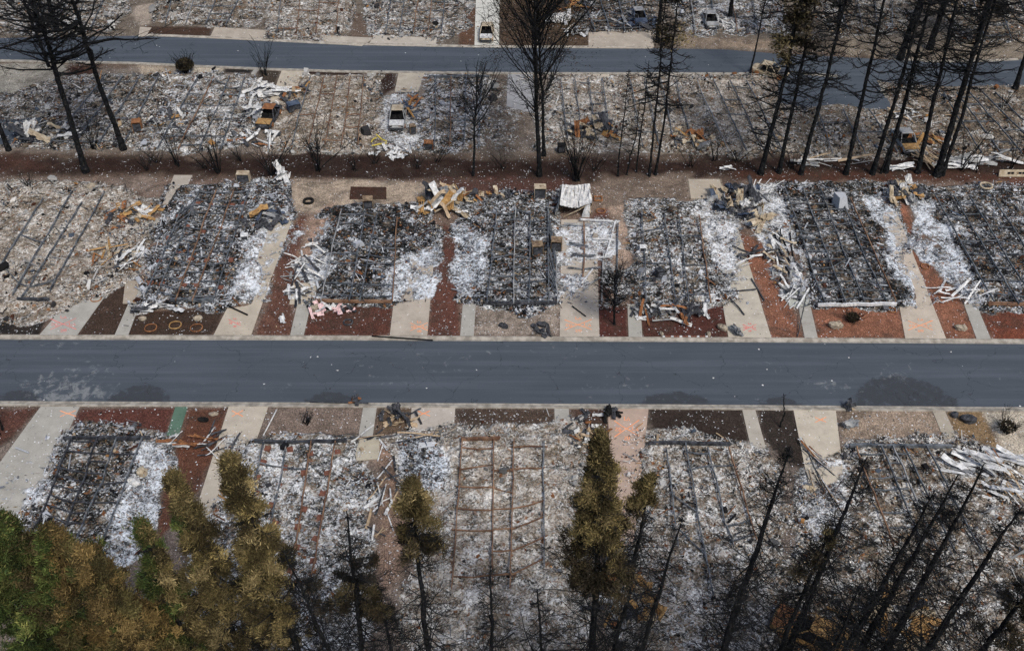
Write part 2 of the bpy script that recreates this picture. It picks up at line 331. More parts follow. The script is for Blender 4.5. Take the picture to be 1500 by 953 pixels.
# ------------------------------------------------------------------ what lies where (outlines read off the photograph, laid on the ground)
MUL = (.105, .052, .037); MULR = (.20, .090, .056); SOIL = (.12, .088, .066); BEI = (.33, .265, .20); DK = (.028, .016, .012); BLK = (.018, .016, .015)
GRV = (.26, .215, .175); CON = (.41, .36, .285); CONG = (.33, .315, .28); CONP = (.40, .30, .24)
zones = [  # outline, colour, softness (m), white flecks
 ([(-900,590),(2400,590),(2400,1300),(-900,1300)], (.15,.12,.10), .5, .25),
 ([(-900,258),(2400,258),(2400,500),(-900,500)], (.16,.115,.09), .5, .3),
 ([(-900,100),(2400,100),(2400,225),(-900,225)], (.17,.14,.115), .5, .3),
 ([(-900,-60),(2400,-60),(2400,75),(-900,75)], (.14,.115,.09), .5, .25),
 # the bare earth strip behind the middle row
 ([(-300,222),(300,232),(420,222),(760,232),(1100,232),(1700,226),(1700,262),(1330,258),(1080,262),(760,272),(640,266),(450,262),(240,258),(-300,262)], DK, .9, .22),
 ([(1060,252),(1600,254),(1600,266),(1100,266)], (.065,.030,.020), .6, .2),
 ([(640,258),(830,262),(830,285),(640,285)], (.075,.038,.030), .9, .35),
 ([(0,228),(60,228),(60,252),(0,252)], (.06,.03,.022), 1.2, .1),
 ([(755,110),(790,110),(760,232),(700,228)], (.14,.11,.085), .7, .3),
 ([(880,258),(1010,258),(1010,300),(870,310)], (.17,.13,.10), .8, .35),
 # middle row gardens, left to right
 ([(0,262),(170,262),(220,258),(240,280),(0,300)], (.20,.155,.125), 1., .4),
 ([(-40,456),(70,456),(58,492),(-40,492)], BLK, .25, .3),
 ([(150,412),(200,418),(178,492),(113,492)], (.050,.032,.024), .15, .08),
 ([(190,456),(330,452),(313,492),(188,492)], (.045,.028,.020), .15, .25),
 ([(425,300),(448,320),(428,440),(433,492),(376,492),(392,440),(412,350)], MUL, .2, .5),
 ([(452,448),(575,446),(573,492),(447,492)], (.085,.036,.026), .15, .25),
 ([(650,330),(668,340),(675,492),(626,492),(634,400)], (.10,.044,.032), .25, .45),
 ([(696,448),(820,448),(821,492),(694,492)], GRV, .2, .5),
 ([(872,446),(919,450),(921,494),(877,494)], (.075,.028,.022), .15, .15),
 ([(870,305),(895,305),(898,440),(880,440)], (.11,.05,.04), .5, .6),
 ([(938,448),(1067,446),(1067,494),(941,494)], (.07,.028,.022), .15, .25),
 ([(1086,340),(1120,360),(1160,450),(1180,496),(1130,496),(1110,420),(1060,350)], MULR, .25, .35),
 ([(1186,448),(1318,446),(1326,496),(1198,496)], MULR, .2, .12),
 ([(1296,300),(1328,300),(1372,400),(1415,450),(1432,497),(1385,497),(1355,430),(1318,360)], MULR, .25, .25),
 ([(1432,450),(1620,452),(1640,498),(1453,498)], (.15,.05,.03), .2, .15),
 ([(1480,262),(1560,262),(1560,300),(1470,290)], MUL, .5, .4),
 # bare pads behind the middle row
 ([(430,262),(640,268),(640,300),(560,305),(440,312),(425,330)], BEI, .35, .1),
 ([(450,330),(482,300),(482,360),(440,380)], (.34,.23,.17), .6, .3),
 ([(1008,262),(1055,262),(1060,292),(1012,292)], (.36,.31,.24), .1, .1),
 ([(892,302),(922,302),(925,380),(905,440),(895,440)], (.34,.25,.19), .4, .2),
 # near row gardens
 ([(-60,598),(58,598),(20,640),(-60,690)], (.085,.04,.03), .2, .2),
 ([(117,598),(257,598),(245,637),(180,628),(105,640)], (.085,.034,.026), .2, .3),
 ([(275,598),(335,598),(322,640),(300,700),(262,760),(225,800),(235,740),(256,660),(262,640)], (.10,.044,.028), .15, .2),
 ([(393,598),(532,598),(524,640),(388,640)], (.17,.13,.105), .2, .3),
 ([(552,598),(603,598),(600,640),(545,645)], (.11,.078,.055), .2, .2),
 ([(540,648),(590,650),(600,800),(560,900),(545,760),(552,690)], (.20,.135,.10), .6, .5),
 ([(667,598),(812,598),(812,622),(667,622)], (.065,.045,.034), .2, .7),
 ([(833,598),(890,598),(900,650),(880,700),(850,640)], (.075,.045,.034), .3, .8),
 ([(950,598),(1087,599),(1095,645),(1020,650),(955,640)], (.030,.022,.018), .15, .3),
 ([(1107,599),(1162,599),(1183,680),(1170,690),(1120,650)], (.032,.025,.021), .15, .15),
 ([(1223,599),(1366,600),(1390,640),(1380,655),(1240,652),(1232,640)], (.26,.20,.15), .3, .6),
 ([(1384,600),(1437,600),(1470,660),(1450,668),(1400,640)], (.20,.135,.075), .2, .3),
 ([(1437,600),(1620,600),(1660,730),(1500,700),(1468,655)], CON, .2, .3),
 ([(-200,1040),(1700,1040),(1700,1300),(-200,1300)], DK, .8, .1),
 ([(1130,880),(1240,880),(1220,980),(1110,980)], (.09,.06,.04), .8, .3),
 # far rows
 ([(-40,92),(100,94),(70,140),(20,200),(-40,210)], (.27,.25,.21), .4, .1),
 ([(100,97),(145,97),(140,150),(95,145)], (.060,.032,.022), .5, .15),
 ([(205,97),(262,98),(255,125),(240,135),(205,118)], (.34,.28,.21), .4, .2),
 ([(285,98),(330,100),(325,112),(278,108)], CON, .2, .1), ([(330,100),(372,102),(368,108),(326,106)], BLK, .2, .1),
 ([(378,102),(412,103),(400,140),(378,125)], (.050,.038,.028), .2, .1),
 ([(452,104),(535,106),(530,112),(446,108)], DK, .2, .2), ([(552,106),(580,106),(580,130),(560,140)], DK, .3, .3),
 ([(622,107),(700,107),(700,113),(622,113)], DK, .2, .2), ([(712,108),(742,108),(742,200),(725,205)], (.10,.08,.065), .4, .2),
 ([(892,108),(960,108),(960,116),(892,116)], DK, .2, .2),
 ([(1000,180),(1010,180),(1010,232),(1000,232)], SOIL, .4, .2),
 ([(213,38),(310,40),(305,56),(210,54)], (.055,.032,.022), .3, .15),
 ([(200,8),(225,5),(222,35),(205,38),(192,20)], (.30,.25,.20), .3, .1),
 ([(515,20),(545,20),(538,66),(512,66)], SOIL, .3, .3),
 ([(672,-60),(700,-60),(697,70),(672,70)], (.10,.055,.035), .2, .1),
 ([(733,-60),(850,-60),(870,40),(860,70),(733,70)], (.075,.050,.032), .4, .15),
 ([(230,10),(330,5),(330,38),(220,38)], (.12,.095,.07), .5, .5),
 ([(1000,52),(1130,60),(1125,72),(1000,68)], (.22,.17,.125), .5, .3),
 ([(1240,50),(1500,60),(1500,86),(1370,88),(1240,80)], (.20,.165,.125), .5, .3),
 ([(1470,130),(1560,130),(1640,200),(1520,210)], (.16,.14,.115), .5, .05),
]
beds = []   # ash areas: outline, amount, char, warmth, softness
def bed(poly, ash=1., char=.5, warm=.5, soft=.9): beds.append((GP(poly), ash, char, warm, soft))
# middle row
bed([(-60,268),(185,270),(235,300),(205,400),(140,440),(70,470),(-60,465)], 1, .33, .85, 1.)
bed([(245,272),(425,262),(430,300),(410,380),(392,440),(340,456),(205,455),(200,420),(225,360)], 1, .56, .15, .8)
bed([(378,330),(425,300),(418,360),(392,440),(340,452)], 1, .08, .2, .5)
bed([(480,305),(640,300),(650,380),(620,440),(570,456),(455,452),(432,440),(430,390),(470,330)], 1, .68, .15, .8)
bed([(432,340),(480,320),(468,440),(425,440)], .72, .1, .2, .8)
bed([(560,400),(640,360),(650,390),(628,440),(570,440)], .8, .12, .1, .7)
bed([(672,288),(820,280),(825,450),(760,462),(705,460),(668,440),(672,380),(662,320)], 1, .58, .2, .7)
bed([(664,330),(705,330),(705,440),(662,440)], .95, .22, .05, .8)
bed([(820,325),(905,325),(912,440),(880,455),(822,450)], .70, -.05, .25, .9)
bed([(920,298),(1060,288),(1085,340),(1080,400),(1090,440),(960,462),(940,452),(922,400)], 1, .48, .35, .8)
bed([(1030,300),(1090,330),(1100,420),(1065,430),(1040,360)], .85, .15, .3, .9)
bed([(1085,270),(1150,270),(1200,452),(1165,445),(1125,400),(1095,330)], .85, .12, .25, .7)
bed([(1142,268),(1310,268),(1330,380),(1350,445),(1290,456),(1192,452)], 1, .66, .22, .6)
bed([(1270,290),(1305,290),(1330,380),(1385,445),(1330,450)], .8, .12, .05, .7)
bed([(1335,270),(1660,275),(1700,455),(1450,460),(1400,430),(1350,350)], 1, .62, .2, .8)
bed([(1335,300),(1365,300),(1440,440),(1425,450),(1350,380)], 1, .02, .1, .5)
# near row
bed([(85,628),(245,632),(262,655),(235,720),(215,800),(120,860),(-60,900),(10,750),(60,690)], 1, .60, .35, .8)
bed([(200,640),(262,640),(258,690),(225,760),(190,820),(120,870),(180,740)], 1, .22, .1, .6)
bed([(40,640),(90,635),(60,720),(0,800),(-60,790)], .55, .15, .15, 1.4)
bed([(325,640),(530,636),(552,690),(545,900),(500,1040),(250,1040),(300,780),(318,700)], 1, .33, .40, .8)
bed([(560,640),(670,615),(845,620),(870,680),(860,1040),(600,1040),(600,780),(590,700)], 1, .27, .75, .8)
bed([(590,650),(650,640),(650,720),(600,720)], 1, .35, .0, .7)
bed([(925,640),(1010,628),(1120,650),(1150,760),(1130,1040),(900,1040),(915,760)], 1, .36, .62, .8)
bed([(1232,640),(1400,640),(1440,690),(1500,760),(1620,1040),(1130,1040),(1160,800),(1175,700)], 1, .50, .6, .9)
bed([(1180,690),(1235,680),(1245,760),(1190,800)], .8, .2, .3, .9)
bed([(1400,640),(1480,680),(1560,800),(1600,900),(1480,760)], .9, .4, .6, .9)
# behind, and beyond the far road
bed([(-60,150),(120,110),(255,112),(250,150),(200,218),(-60,216)], .85, 0.53, 0.54, 1.)
bed([(262,108),(378,112),(400,150),(350,222),(190,222),(240,150)], 1, 0.41, 0.49, .9)
bed([(425,112),(560,110),(570,215),(540,228),(390,222),(400,160)], 1, 0.41, 0.94, .8)
bed([(560,140),(620,120),(625,225),(560,225)], .9, 0.23, 0.39, .8)
bed([(615,112),(722,112),(718,180),(690,222),(620,220)], 1, 0.48, 0.44, .8)
bed([(722,112),(770,112),(760,225),(700,225)], .48, 0.43, 0.59, .9)
bed([(805,112),(905,112),(925,225),(820,215),(780,222),(790,160)], 1, 0.31, 0.79, .8)
bed([(900,112),(1005,110),(1040,225),(915,225)], 1, 0.43, 0.84, .8)
bed([(1000,112),(1120,112),(1170,180),(1200,228),(1040,230)], 1, 0.36, 0.94, .8)
bed([(1160,150),(1300,150),(1370,232),(1170,235)], .85, 0.53, 0.84, .9)
bed([(1290,125),(1500,128),(1600,235),(1370,235)], 1, 0.65, 0.79, .9)
bed([(-60,-60),(195,-60),(190,20),(150,50),(-60,50)], .85, 0.48, 0.59, 1.)
bed([(225,-60),(395,-60),(385,38),(345,46),(290,40),(222,34)], .95, 0.53, 0.64, .9)
bed([(385,-60),(525,-60),(520,50),(470,60),(385,55)], 1, 0.41, 0.69, .9)
bed([(535,-60),(695,-60),(685,45),(640,58),(530,52)], 1, 0.48, 0.54, .8)
bed([(815,-60),(960,-60),(965,50),(850,50)], 1, 0.75, 0.39, .8)
bed([(950,-60),(1140,-60),(1150,50),(1010,52)], 1, 0.43, 0.44, .9)
bed([(1180,-60),(1360,-60),(1330,45),(1230,55),(1190,20)], .95, 0.65, 0.59, 1.)
bed([(1360,-60),(1700,-60),(1650,60),(1400,60)], .85, 0.68, 0.64, 1.)
zw = [(GP(p), np.array(c), s, f) for p, c, s, f in zones]
# carport slabs, drives and paths: outline, surface colour, dusting softness
def field(P):
    P = np.asarray(P)[:, :2]; n = len(P)
    soil = np.tile(np.array(SOIL), (n, 1)); fl = np.full(n, .3)
    for poly, c, s, f in zw:
        lo = poly.min(0)-s*2; hi = poly.max(0)+s*2
        k = np.where(((P > lo) & (P < hi)).all(1))[0]
        if not len(k): continue
        wgt = sstep(-s, s, sdist(P[k], poly)+(vnoise(P[k, 0], P[k, 1], 1.3, 3)-.5)*s*1.6)
        soil[k] = soil[k]*(1-wgt[:, None])+c*wgt[:, None]; fl[k] = fl[k]*(1-wgt)+f*wgt
    ash = np.zeros(n); ch = np.full(n, .4); wm = np.full(n, .5)
    for poly, a, c, wv, s in beds:
        lo = poly.min(0)-s*3; hi = poly.max(0)+s*3
        k = np.where(((P > lo) & (P < hi)).all(1))[0]
        if not len(k): continue
        wgt = sstep(-s*1.3, s, sdist(P[k], poly)+(vnoise(P[k, 0], P[k, 1], 2.2, 1)-.5)*1.6)
        ash[k] = np.maximum(ash[k], a*wgt); b = wgt*sstep(0, .6, wgt)
        ch[k] = ch[k]*(1-b)+c*b; wm[k] = wm[k]*(1-b)+wv*b
    pn = vnoise(P[:, 0], P[:, 1], 2.1, 12)*.6+vnoise(P[:, 0], P[:, 1], .8, 13)*.4
    pl = sstep(.34, .16, ch); ash = ash*(1-pl*sstep(.45, .72, pn)*.55); ch = np.maximum(ch, .17)+pl*(pn-.4)*.35
    return dict(soil=soil, fleck=fl, ash=ash, char=ch, warm=wm)

def axis(fa, fb, step, lo, hi):
    a = list(np.arange(fa, fb+1e-6, step)); s = step; x = fb
    while x < hi: s *= 1.5; x += s; a.append(x)
    s = step; x = fa
    while x > lo: s *= 1.5; x -= s; a.insert(0, x)
    return np.array(a)
xs = axis(-78, 78, .3, -1500, 1500); ys = axis(22, 140, .3, -400, 2500)
X, Y = np.meshgrid(xs, ys); P = np.stack([X.ravel(), Y.ravel(), np.zeros(X.size)], 1)
nx, ny = len(xs), len(ys)
ii = (np.arange(ny-1)[:, None]*nx+np.arange(nx-1)[None]).ravel()
fd = field(P)
tag(link('ground', mesh('ground', P, np.stack([ii, ii+1, ii+nx+1, ii+nx], 1), mat=M['ground'], vattr=fd)), kind='structure')

def strip(name, top, bot, z, mat, kind='structure', nseg=None, extra=None):
    """sheet between two image polylines resampled at equal x"""
    xs_ = np.linspace(top[0][0], top[-1][0], nseg or 220)
    yt = np.interp(xs_, [p[0] for p in top], [p[1] for p in top]); yb = np.interp(xs_, [p[0] for p in bot], [p[1] for p in bot])
    m = 26; V = []
    for x, a, b in zip(xs_, yt, yb):
        A, B = G(x, a), G(x, b); V += [A+(B-A)*t for t in np.linspace(0, 1, m)]
    V = np.array(V); V[:, 2] = z
    k = (np.arange(len(xs_)-1)[:, None]*m+np.arange(m-1)[None]).ravel()
    me = mesh(name, V, np.stack([k, k+1, k+m+1, k+m], 1), mat=mat, vattr=extra(V) if extra else None)
    return tag(link(name, me), kind=kind)
def road_attr(V):
    wet = np.zeros(len(V)); sc = np.zeros(len(V))
    for (x0, x1, y0, y1) in [(150,250,562,592),(1248,1412,548,600),(932,1048,572,598),(440,520,572,594),(-20,60,570,592),(1110,1180,580,598)]:
        c = G((x0+x1)/2, y1); t = G((x0+x1)/2, y0); e = G(x1, y1)
        d = np.hypot((V[:, 0]-c[0])/(e[0]-c[0]), (V[:, 1]-c[1])/(t[1]-c[1]))
        wet = np.maximum(wet, .62*sstep(1.22, .86, d))
    for (x, y, r, s) in [(115,552,9,.55),(95,575,7,1.),(130,575,5,.9),(70,562,7,.6),(640,530,8,.3),(900,565,9,.35),(1120,540,6,.3),(1220,565,5,.6),(560,545,9,.3),(90,510,5,.5),(400,570,6,.3),(1310,545,6,.4),(830,510,10,.2)]:
        g = G(x, y); d = np.hypot(V[:, 0]-g[0], (V[:, 1]-g[1])*1.9)/(r*.45); sc = np.maximum(sc, s*sstep(1.3, .2, d))
    return dict(wet=wet, scuff=sc)
mt = [(-500,492),(0,496),(560,497.5),(1000,499.5),(1500,502.5),(2100,506)]
mb = [(-500,586),(0,588.5),(560,591),(1000,593.5),(1500,597.5),(2100,601)]
strip('road', mt, mb, .004, M['asphalt'], extra=road_attr)
ft = [(-500,60),(0,56),(210,52.5),(310,56),(500,65.5),(700,69.5),(960,71),(1060,72.5),(1130,78),(1240,84),(1370,91),(1440,90),(1500,87),(2000,70)]
fb = [(-500,84),(0,88),(100,89.5),(200,91.5),(290,96),(400,100.5),(500,103.5),(750,106.5),(1100,106.5),(1230,112),(1290,120),(1380,127),(1480,125),(2000,110)]
strip('far_road', ft, fb, .004, M['asphalt'], extra=road_attr)
def sheet(name, poly, z, mat, col=None, thick=0., label=None, n=(24, 24), dust=1., kind='structure'):
    """quad outline (image) -> finely divided slab with sides"""
    q = [G(*p) for p in poly]; nu, nv = n; V = []
    for v in np.linspace(0, 1, nv):
        a = q[0]*(1-v)+q[3]*v; b = q[1]*(1-v)+q[2]*v
        V += [a*(1-u)+b*u for u in np.linspace(0, 1, nu)]
    V = np.array(V); V[:, 2] = z
    k = (np.arange(nv-1)[:, None]*nu+np.arange(nu-1)[None]).ravel(); F = np.stack([k, k+nu, k+nu+1, k+1], 1)
    f = field(V); f['soil'] = np.tile(np.array(col or CON), (len(V), 1)); f['ash'] = f['ash']*dust
    ring = list(range(nu))+[i*nu+nu-1 for i in range(1, nv)]+[(nv-1)*nu+i for i in range(nu-2, -1, -1)]+[i*nu for i in range(nv-2, 0, -1)]
    if thick:
        L = V[ring].copy(); L[:, 2] = -.02; b = len(V); V = np.concatenate([V, L]); r = len(ring)
        F = np.concatenate([F, np.array([[ring[i], ring[(i+1) % r], b+(i+1) % r, b+i] for i in range(r)])])
        for kk in f: f[kk] = np.concatenate([f[kk], f[kk][ring]])
    return tag(link(name, mesh(name, V, F, mat=mat, vattr=f)), label, kind=kind)
# side asphalt court beyond the far road, with its kerbed island
o = strip('asphalt_court', [(1140,104),(1180,106),(1230,108),(1262,112),(1284,116),(1304,152)], [(1140,150),(1180,158),(1230,152),(1262,158),(1284,160),(1304,160)], .008, M['asphalt'], nseg=40, extra=road_attr)
strip('side_street', [(-80,178),(-40,178),(0,176),(60,172)], [(-80,215),(-40,214),(0,212),(60,208)], .006, M['asphalt'], nseg=20, extra=road_attr)

def kerb(name, line, side, wd=.42, ht=.09):
    """rolled concrete kerb swept along an image line; side=+1 leans away from the camera"""
    g = GP([(x, np.interp(x, [p[0] for p in line], [p[1] for p in line])) for x in np.arange(line[0][0], line[-1][0]+1, 12)])
    pr = [(-.10, .0), (-.10, .012), (.12, .018), (.26, ht), (wd, ht), (wd+.02, -.01)]
    V = []; n = len(g)
    for i in range(n):
        d = g[min(i+1, n-1)]-g[max(i-1, 0)]; d /= np.linalg.norm(d); nrm = np.array([-d[1], d[0]])*side
        V += [[*(g[i]+nrm*a), z] for a, z in pr]
    m = len(pr); F = [[i*m+k, i*m+k+1, (i+1)*m+k+1, (i+1)*m+k] for i in range(n-1) for k in range(m-1)]
    tag(link(name, mesh(name, V, F, mat=M['kerb'])), kind='structure')
kerb('kerb', mt, 1); kerb('kerb', mb, -1); kerb('kerb', fb[:8]+[(1140,107)], -1, .5); kerb('kerb', ft[2:7], 1, .4)
kerb('kerb', [(1178,106.5),(1228,110)], -1, .6, .12); kerb('kerb', [(1286,118),(1300,148),(1306,158)], 1, .3); kerb('kerb', [(1300,86),(1370,91.5),(1440,90.5),(1500,87.5)], 1, .35)

# drives and paths (quad: far-left, far-right, near-right, near-left)
def drive(*q, col=CON, z=.045, dust=1.): return sheet('driveway', q, z, M['slab'], col, thick=1, n=(26, 40), dust=dust)
def path(*q, col=CONG, z=.04, dust=.8): return sheet('footpath', q, z, M['slab'], col, thick=1, n=(12, 26), dust=dust)
D = {}
D['c0'] = drive((206,320),(236,320),(113,491),(58,490.5), col=CONG, dust=.75)
D['c1'] = drive((398,322),(428,322),(368,491),(313,491), dust=.55)
D['c2'] = drive((590,330),(640,330),(626,491.5),(571,491.5), col=(.38,.33,.27), dust=.72)
D['c3'] = drive((822,322),(874,322),(878,493),(820,493), col=(.40,.35,.29), dust=1.)
D['c4'] = drive((1038,330),(1078,325),(1130,495),(1067,494.5), col=(.42,.38,.31), dust=.75)
D['c5'] = drive((1292,310),(1313,310),(1386,497),(1326,496.5), col=(.43,.37,.30), dust=.55)
path((200,418),(214,420),(188,491),(168,491)); path((437,440),(457,440),(445,491),(425,491)); path((678,446),(697,446),(694,492),(674,492))
path((919,446),(938,446),(941,494),(921,494)); path((1168,444),(1186,444),(1198,496),(1179,496)); path((1412,446),(1430,446),(1452,498),(1431,498))
sheet('concrete_pad', ((430,415),(464,415),(462,446),(424,446)), .07, M['slab'], CON, 1, dust=.5); sheet('concrete_pad', ((1150,418),(1178,418),(1188,449),(1156,449)), .07, M['slab'], (.36,.37,.33), 1, dust=.5)
sheet('concrete_pad', ((1008,263),(1054,263),(1060,291),(1012,291)), .05, M['slab'], (.38,.33,.26), 1, dust=.4); sheet('concrete_pad', ((255,257),(282,257),(262,300),(238,300)), .05, M['slab'], (.36,.32,.27), 1, dust=.4)
sheet('concrete_pad', ((184,412),(203,412),(200,445),(180,445)), .07, M['slab'], (.33,.28,.22), 1, dust=.3)
D['d0'] = drive((60,595.5),(117,595.5),(-6,860),(-90,800), col=CONG, dust=.8)
D['d1'] = drive((335,596),(393,596),(320,800),(270,800), col=(.42,.37,.30), dust=.7)
D['d2'] = drive((603,597),(667,597),(655,760),(592,760), col=(.40,.36,.31), dust=.9)
D['d3'] = drive((890,598),(950,598.5),(928,800),(900,800), col=CONP, dust=.35)
D['d4'] = drive((1162,600),(1224,600),(1236,700),(1186,720), col=(.45,.40,.32), dust=.75)
path((257,596),(275,596),(262,638),(244,638), col=(.085,.145,.105), dust=.9); path((532,597),(552,597),(545,646),(524,646)); path((812,598.5),(833,598.5),(835,628),(813,628))
path((1087,599.5),(1106,599.5),(1122,656),(1100,656), col=(.36,.33,.28)); path((1366,602),(1384,602),(1402,642),(1382,642), col=(.34,.30,.24))
sheet('concrete_pad', ((518,640),(556,640),(556,672),(522,675)), .06, M['slab'], (.40,.36,.28), 1, dust=.5)
# beyond
D['b2'] = drive((413,103.5),(452,104.5),(420,150),(395,150), dust=.5); drive((584,107),(622,107),(612,135),(578,135), dust=.5); drive((858,108),(892,108),(895,128),(860,128), dust=.6)
drive((744,107),(780,107),(787,168),(742,156), col=(.27,.27,.27), dust=.7); D['a3'] = drive((699,-60),(732,-60),(731,69.5),(695,69), col=(.50,.49,.44), dust=.1)
drive((470,52),(548,56),(530,68),(478,64), col=(.38,.34,.28), dust=.2); drive((315,40),(392,45),(383,60),(307,56), col=(.36,.31,.25), dust=.2); drive((205,40),(222,41),(213,54),(203,54), col=(.38,.33,.27), dust=.2)
drive((548,52),(640,56),(638,69),(540,66), col=(.40,.36,.30), dust=.35); drive((862,44),(955,46),(958,71),(862,71), col=(.36,.31,.25), dust=.4)
path((538,106),(551,106),(550,118),(538,118)); path((700,107),(712,107),(712,120),(699,120)); path((372,102),(380,102),(372,112),(366,112))
def cut(name, poly, col, z, n=(20, 12)): return sheet(name, poly, z, M['slab'], col, 0, n=n, dust=.2)
sheet('planting_bed', ((514,274),(566,275),(566,292),(512,292)), .06, M['ground'], (.05,.025,.018), 1, dust=0)

# ------------------------------------------------------------------ burned homes: ash heap, chassis rails, cross members, piers
def zlerp(a, b, t): return a+(b-a)*t
def home(label, group_cat, rails, front=None, nx_=8, beam='beam', skew=0., bedpoly=None, warm=.3, char=.55, piers=0, seed=0, back=False, z0=.56, keep=.85, sag=.25, front_mat=None, front_w=.18):
    r = np.random.default_rng(seed+100)
    RL = [(G(*a, z0), G(*b, z0)) for a, b in rails]
    cen = np.mean([p for ab in RL for p in ab], 0); cen[2] = 0
    root = empty('burned_home', tuple(cen), label, 'burned home', 'burned-out mobile homes')
    # ash heap over the footprint, a low mound with lumps
    q = bedpoly or [rails[0][0], rails[-1][0], rails[-1][1], rails[0][1]]
    q = [G(*p) for p in q]
    L = np.linalg.norm(q[0]-q[3]); W = np.linalg.norm(q[0]-q[1]); nv = int(L/.16)+2; nu = int(W/.16)+2
    V = []
    for v in np.linspace(-.04, 1.04, nv):
        a = q[0]*(1-v)+q[3]*v; b = q[1]*(1-v)+q[2]*v
        V += [a*(1-u)+b*u for u in np.linspace(-.06, 1.06, nu)]
    V = np.array(V); U = np.tile(np.linspace(-.06, 1.06, nu), nv); VV = np.repeat(np.linspace(-.04, 1.04, nv), nu)
    ed = np.minimum(np.minimum(U+.06, 1.06-U)*W, np.minimum(VV+.04, 1.04-VV)*L)
    ed = sstep(0, 1.1, ed+(vnoise(V[:, 0], V[:, 1], 1.1, seed)-.5)*.9)
    h = vnoise(V[:, 0], V[:, 1], 1.7, seed)*.20+vnoise(V[:, 0], V[:, 1], .55, seed+3)*.14+vnoise(V[:, 0], V[:, 1], .23, 5)*.12
    V[:, 2] = -.07+ed*(h+.10)
    k = (np.arange(nv-1)[:, None]*nu+np.arange(nu-1)[None]).ravel()
    f = field(V); f['ash'] = np.maximum(f['ash'], ed*.9)
    link('ash_heap', mesh('ash_heap', V-cen, np.stack([k, k+nu, k+nu+1, k+1], 1), mat=M['ground'], vattr=f, smooth=False), root, None)
    # long rails, warped by the heat
    pts = []
    for i, (a, b) in enumerate(RL):
        t = np.linspace(0, 1, 15); p = a[None]*(1-t[:, None])+b[None]*t[:, None]
        kx = r.uniform(.2, .8); amp = r.uniform(-1, 1)*sag*.45
        p[:, 0] += amp*np.exp(-((t-kx)/.12)**2)+r.normal(0, .018, 15)
        p[:, 2] += -sag*.8*np.exp(-((t-kx)/.2)**2)*r.random()+r.normal(0, .02, 15)
        pts.append(p)
        mb = MB(); mb.bar(p-cen, .08, .15); mb.build('chassis_rail', M[beam if r.random() < .6 else r.choice(['beam', 'beam_light', 'beam_rust', 'beam'])], root)
        for j in range(piers):
            tj = (j+.5)/piers+r.uniform(-.02, .02); pj = a*(1-tj)+b*tj
            pb = MB(); pb.box((pj[0]-cen[0]+r.uniform(-.3, .3), pj[1]-cen[1], .17), (.42, .42, .34), r.uniform(-.4, .4)); pb.build('pier_block', M['brick'], root)
    # cross members
    for j in range(nx_):
        v = (j+.5)/nx_+r.uniform(-.015, .015)
        for i in range(len(RL)-1):
            if r.random() > keep: continue
            at_ = lambda q, w: np.array([np.interp(np.clip(w, 0, 1)*14, np.arange(15), q[:, c]) for c in range(3)])
            a = at_(pts[i], v); b = at_(pts[i+1], v+r.normal(0, .006)+(r.uniform(-.08, .08) if r.random() < .12 else 0))
            d = b-a; m_ = (a+b)/2+np.array([0, r.normal(0, .06), -.05+r.normal(0, .05)]); ex = r.uniform(-.02, .12)
            mb = MB(); mb.bar(np.array([a-d*ex, m_, b+d*r.uniform(-.02, .12)])-cen-np.array([0, 0, .03]), .068, .10); mb.build('cross_member', M[beam], root)
    if front:
        a, b = G(*front[0], .45), G(*front[1], .45); n_ = 7; t = np.linspace(0, 1, n_)[:, None]
        p = a*(1-t)+b*t; p[:, 2] += r.normal(0, .03, n_); p[:, 1] += r.normal(0, .03, n_)
        mb = MB(); mb.bar(p-cen, front_w, .26); mb.build('end_beam', M[front_mat or beam], root)
    return root
# middle row, left to right
home('leftmost burned home of the middle row, cream ash with long rusty dark rails', '', [((63,290),(-6,398)),((105,280),(17,432)),((120,296),(32,435)),((153,280),(73,425))], ((25,438),(72,438)), 5, 'beam', bedpoly=[(20,275),(175,275),(110,445),(-60,455)], seed=1, keep=.25, front_mat='dark')
home('burned home with a tall ladder of blue-grey beams and a white strip of piers', '', [((268,300),(214,430)),((293,277),(229,432)),((317,278),(257,440)),((343,278),(282,440)),((365,277),(312,440))], ((250,438),(313,439)), 15, 'beam', bedpoly=[(262,272),(400,268),(370,445),(205,448)], seed=2, keep=.8, piers=4)
home('dark burned home with a rust front beam and pink scraps in front, middle row', '', [((500,307),(470,440)),((535,307),(512,440)),((552,312),(527,440)),((582,318),(575,440))], ((463,440),(574,441)), 9, 'beam', bedpoly=[(485,300),(625,298),(590,445),(462,445)], seed=3, keep=.6, front_mat='beam_rust')
home('burned home left of the buckled white shed with a dense dark front grid, middle row', '', [((728,308),(713,443)),((755,303),(752,443)),((777,308),(775,443)),((803,300),(804,443)),((815,380),(817,443))], ((710,443),(817,443)), 12, 'beam', bedpoly=[(690,290),(812,286),(818,446),(700,446)], seed=4, keep=.7, front_mat='dark')
home('burned home right of the bare burned shrub with four pale thin rails, middle row', '', [((940,308),(947,442)),((973,312),(990,439)),((994,316),(1009,442)),((1024,315),(1041,442))], None, 6, 'beam', bedpoly=[(930,300),(1045,295),(1062,446),(935,446)], seed=5, keep=.35)
home('burned home with a full grid of beams and a white front beam, middle row', '', [((1150,275),(1209,442)),((1176,275),(1239,442)),((1201,275),(1266,440)),((1225,275),(1299,442)),((1246,290),(1312,440))], ((1198,446),(1313,445)), 16, 'beam', bedpoly=[(1145,270),(1272,268),(1340,446),(1196,448)], seed=6, keep=.88, front_mat='white', sag=.3)
home('rightmost burned home of the middle row, dark ash and blue-grey rails', '', [((1370,286),(1457,442)),((1397,286),(1492,445)),((1420,286),(1520,445)),((1455,290),(1560,445))], ((1448,444),(1580,446)), 8, 'beam', bedpoly=[(1352,275),(1480,275),(1600,447),(1445,448)], seed=7, keep=.7, front_mat='beam_rust')
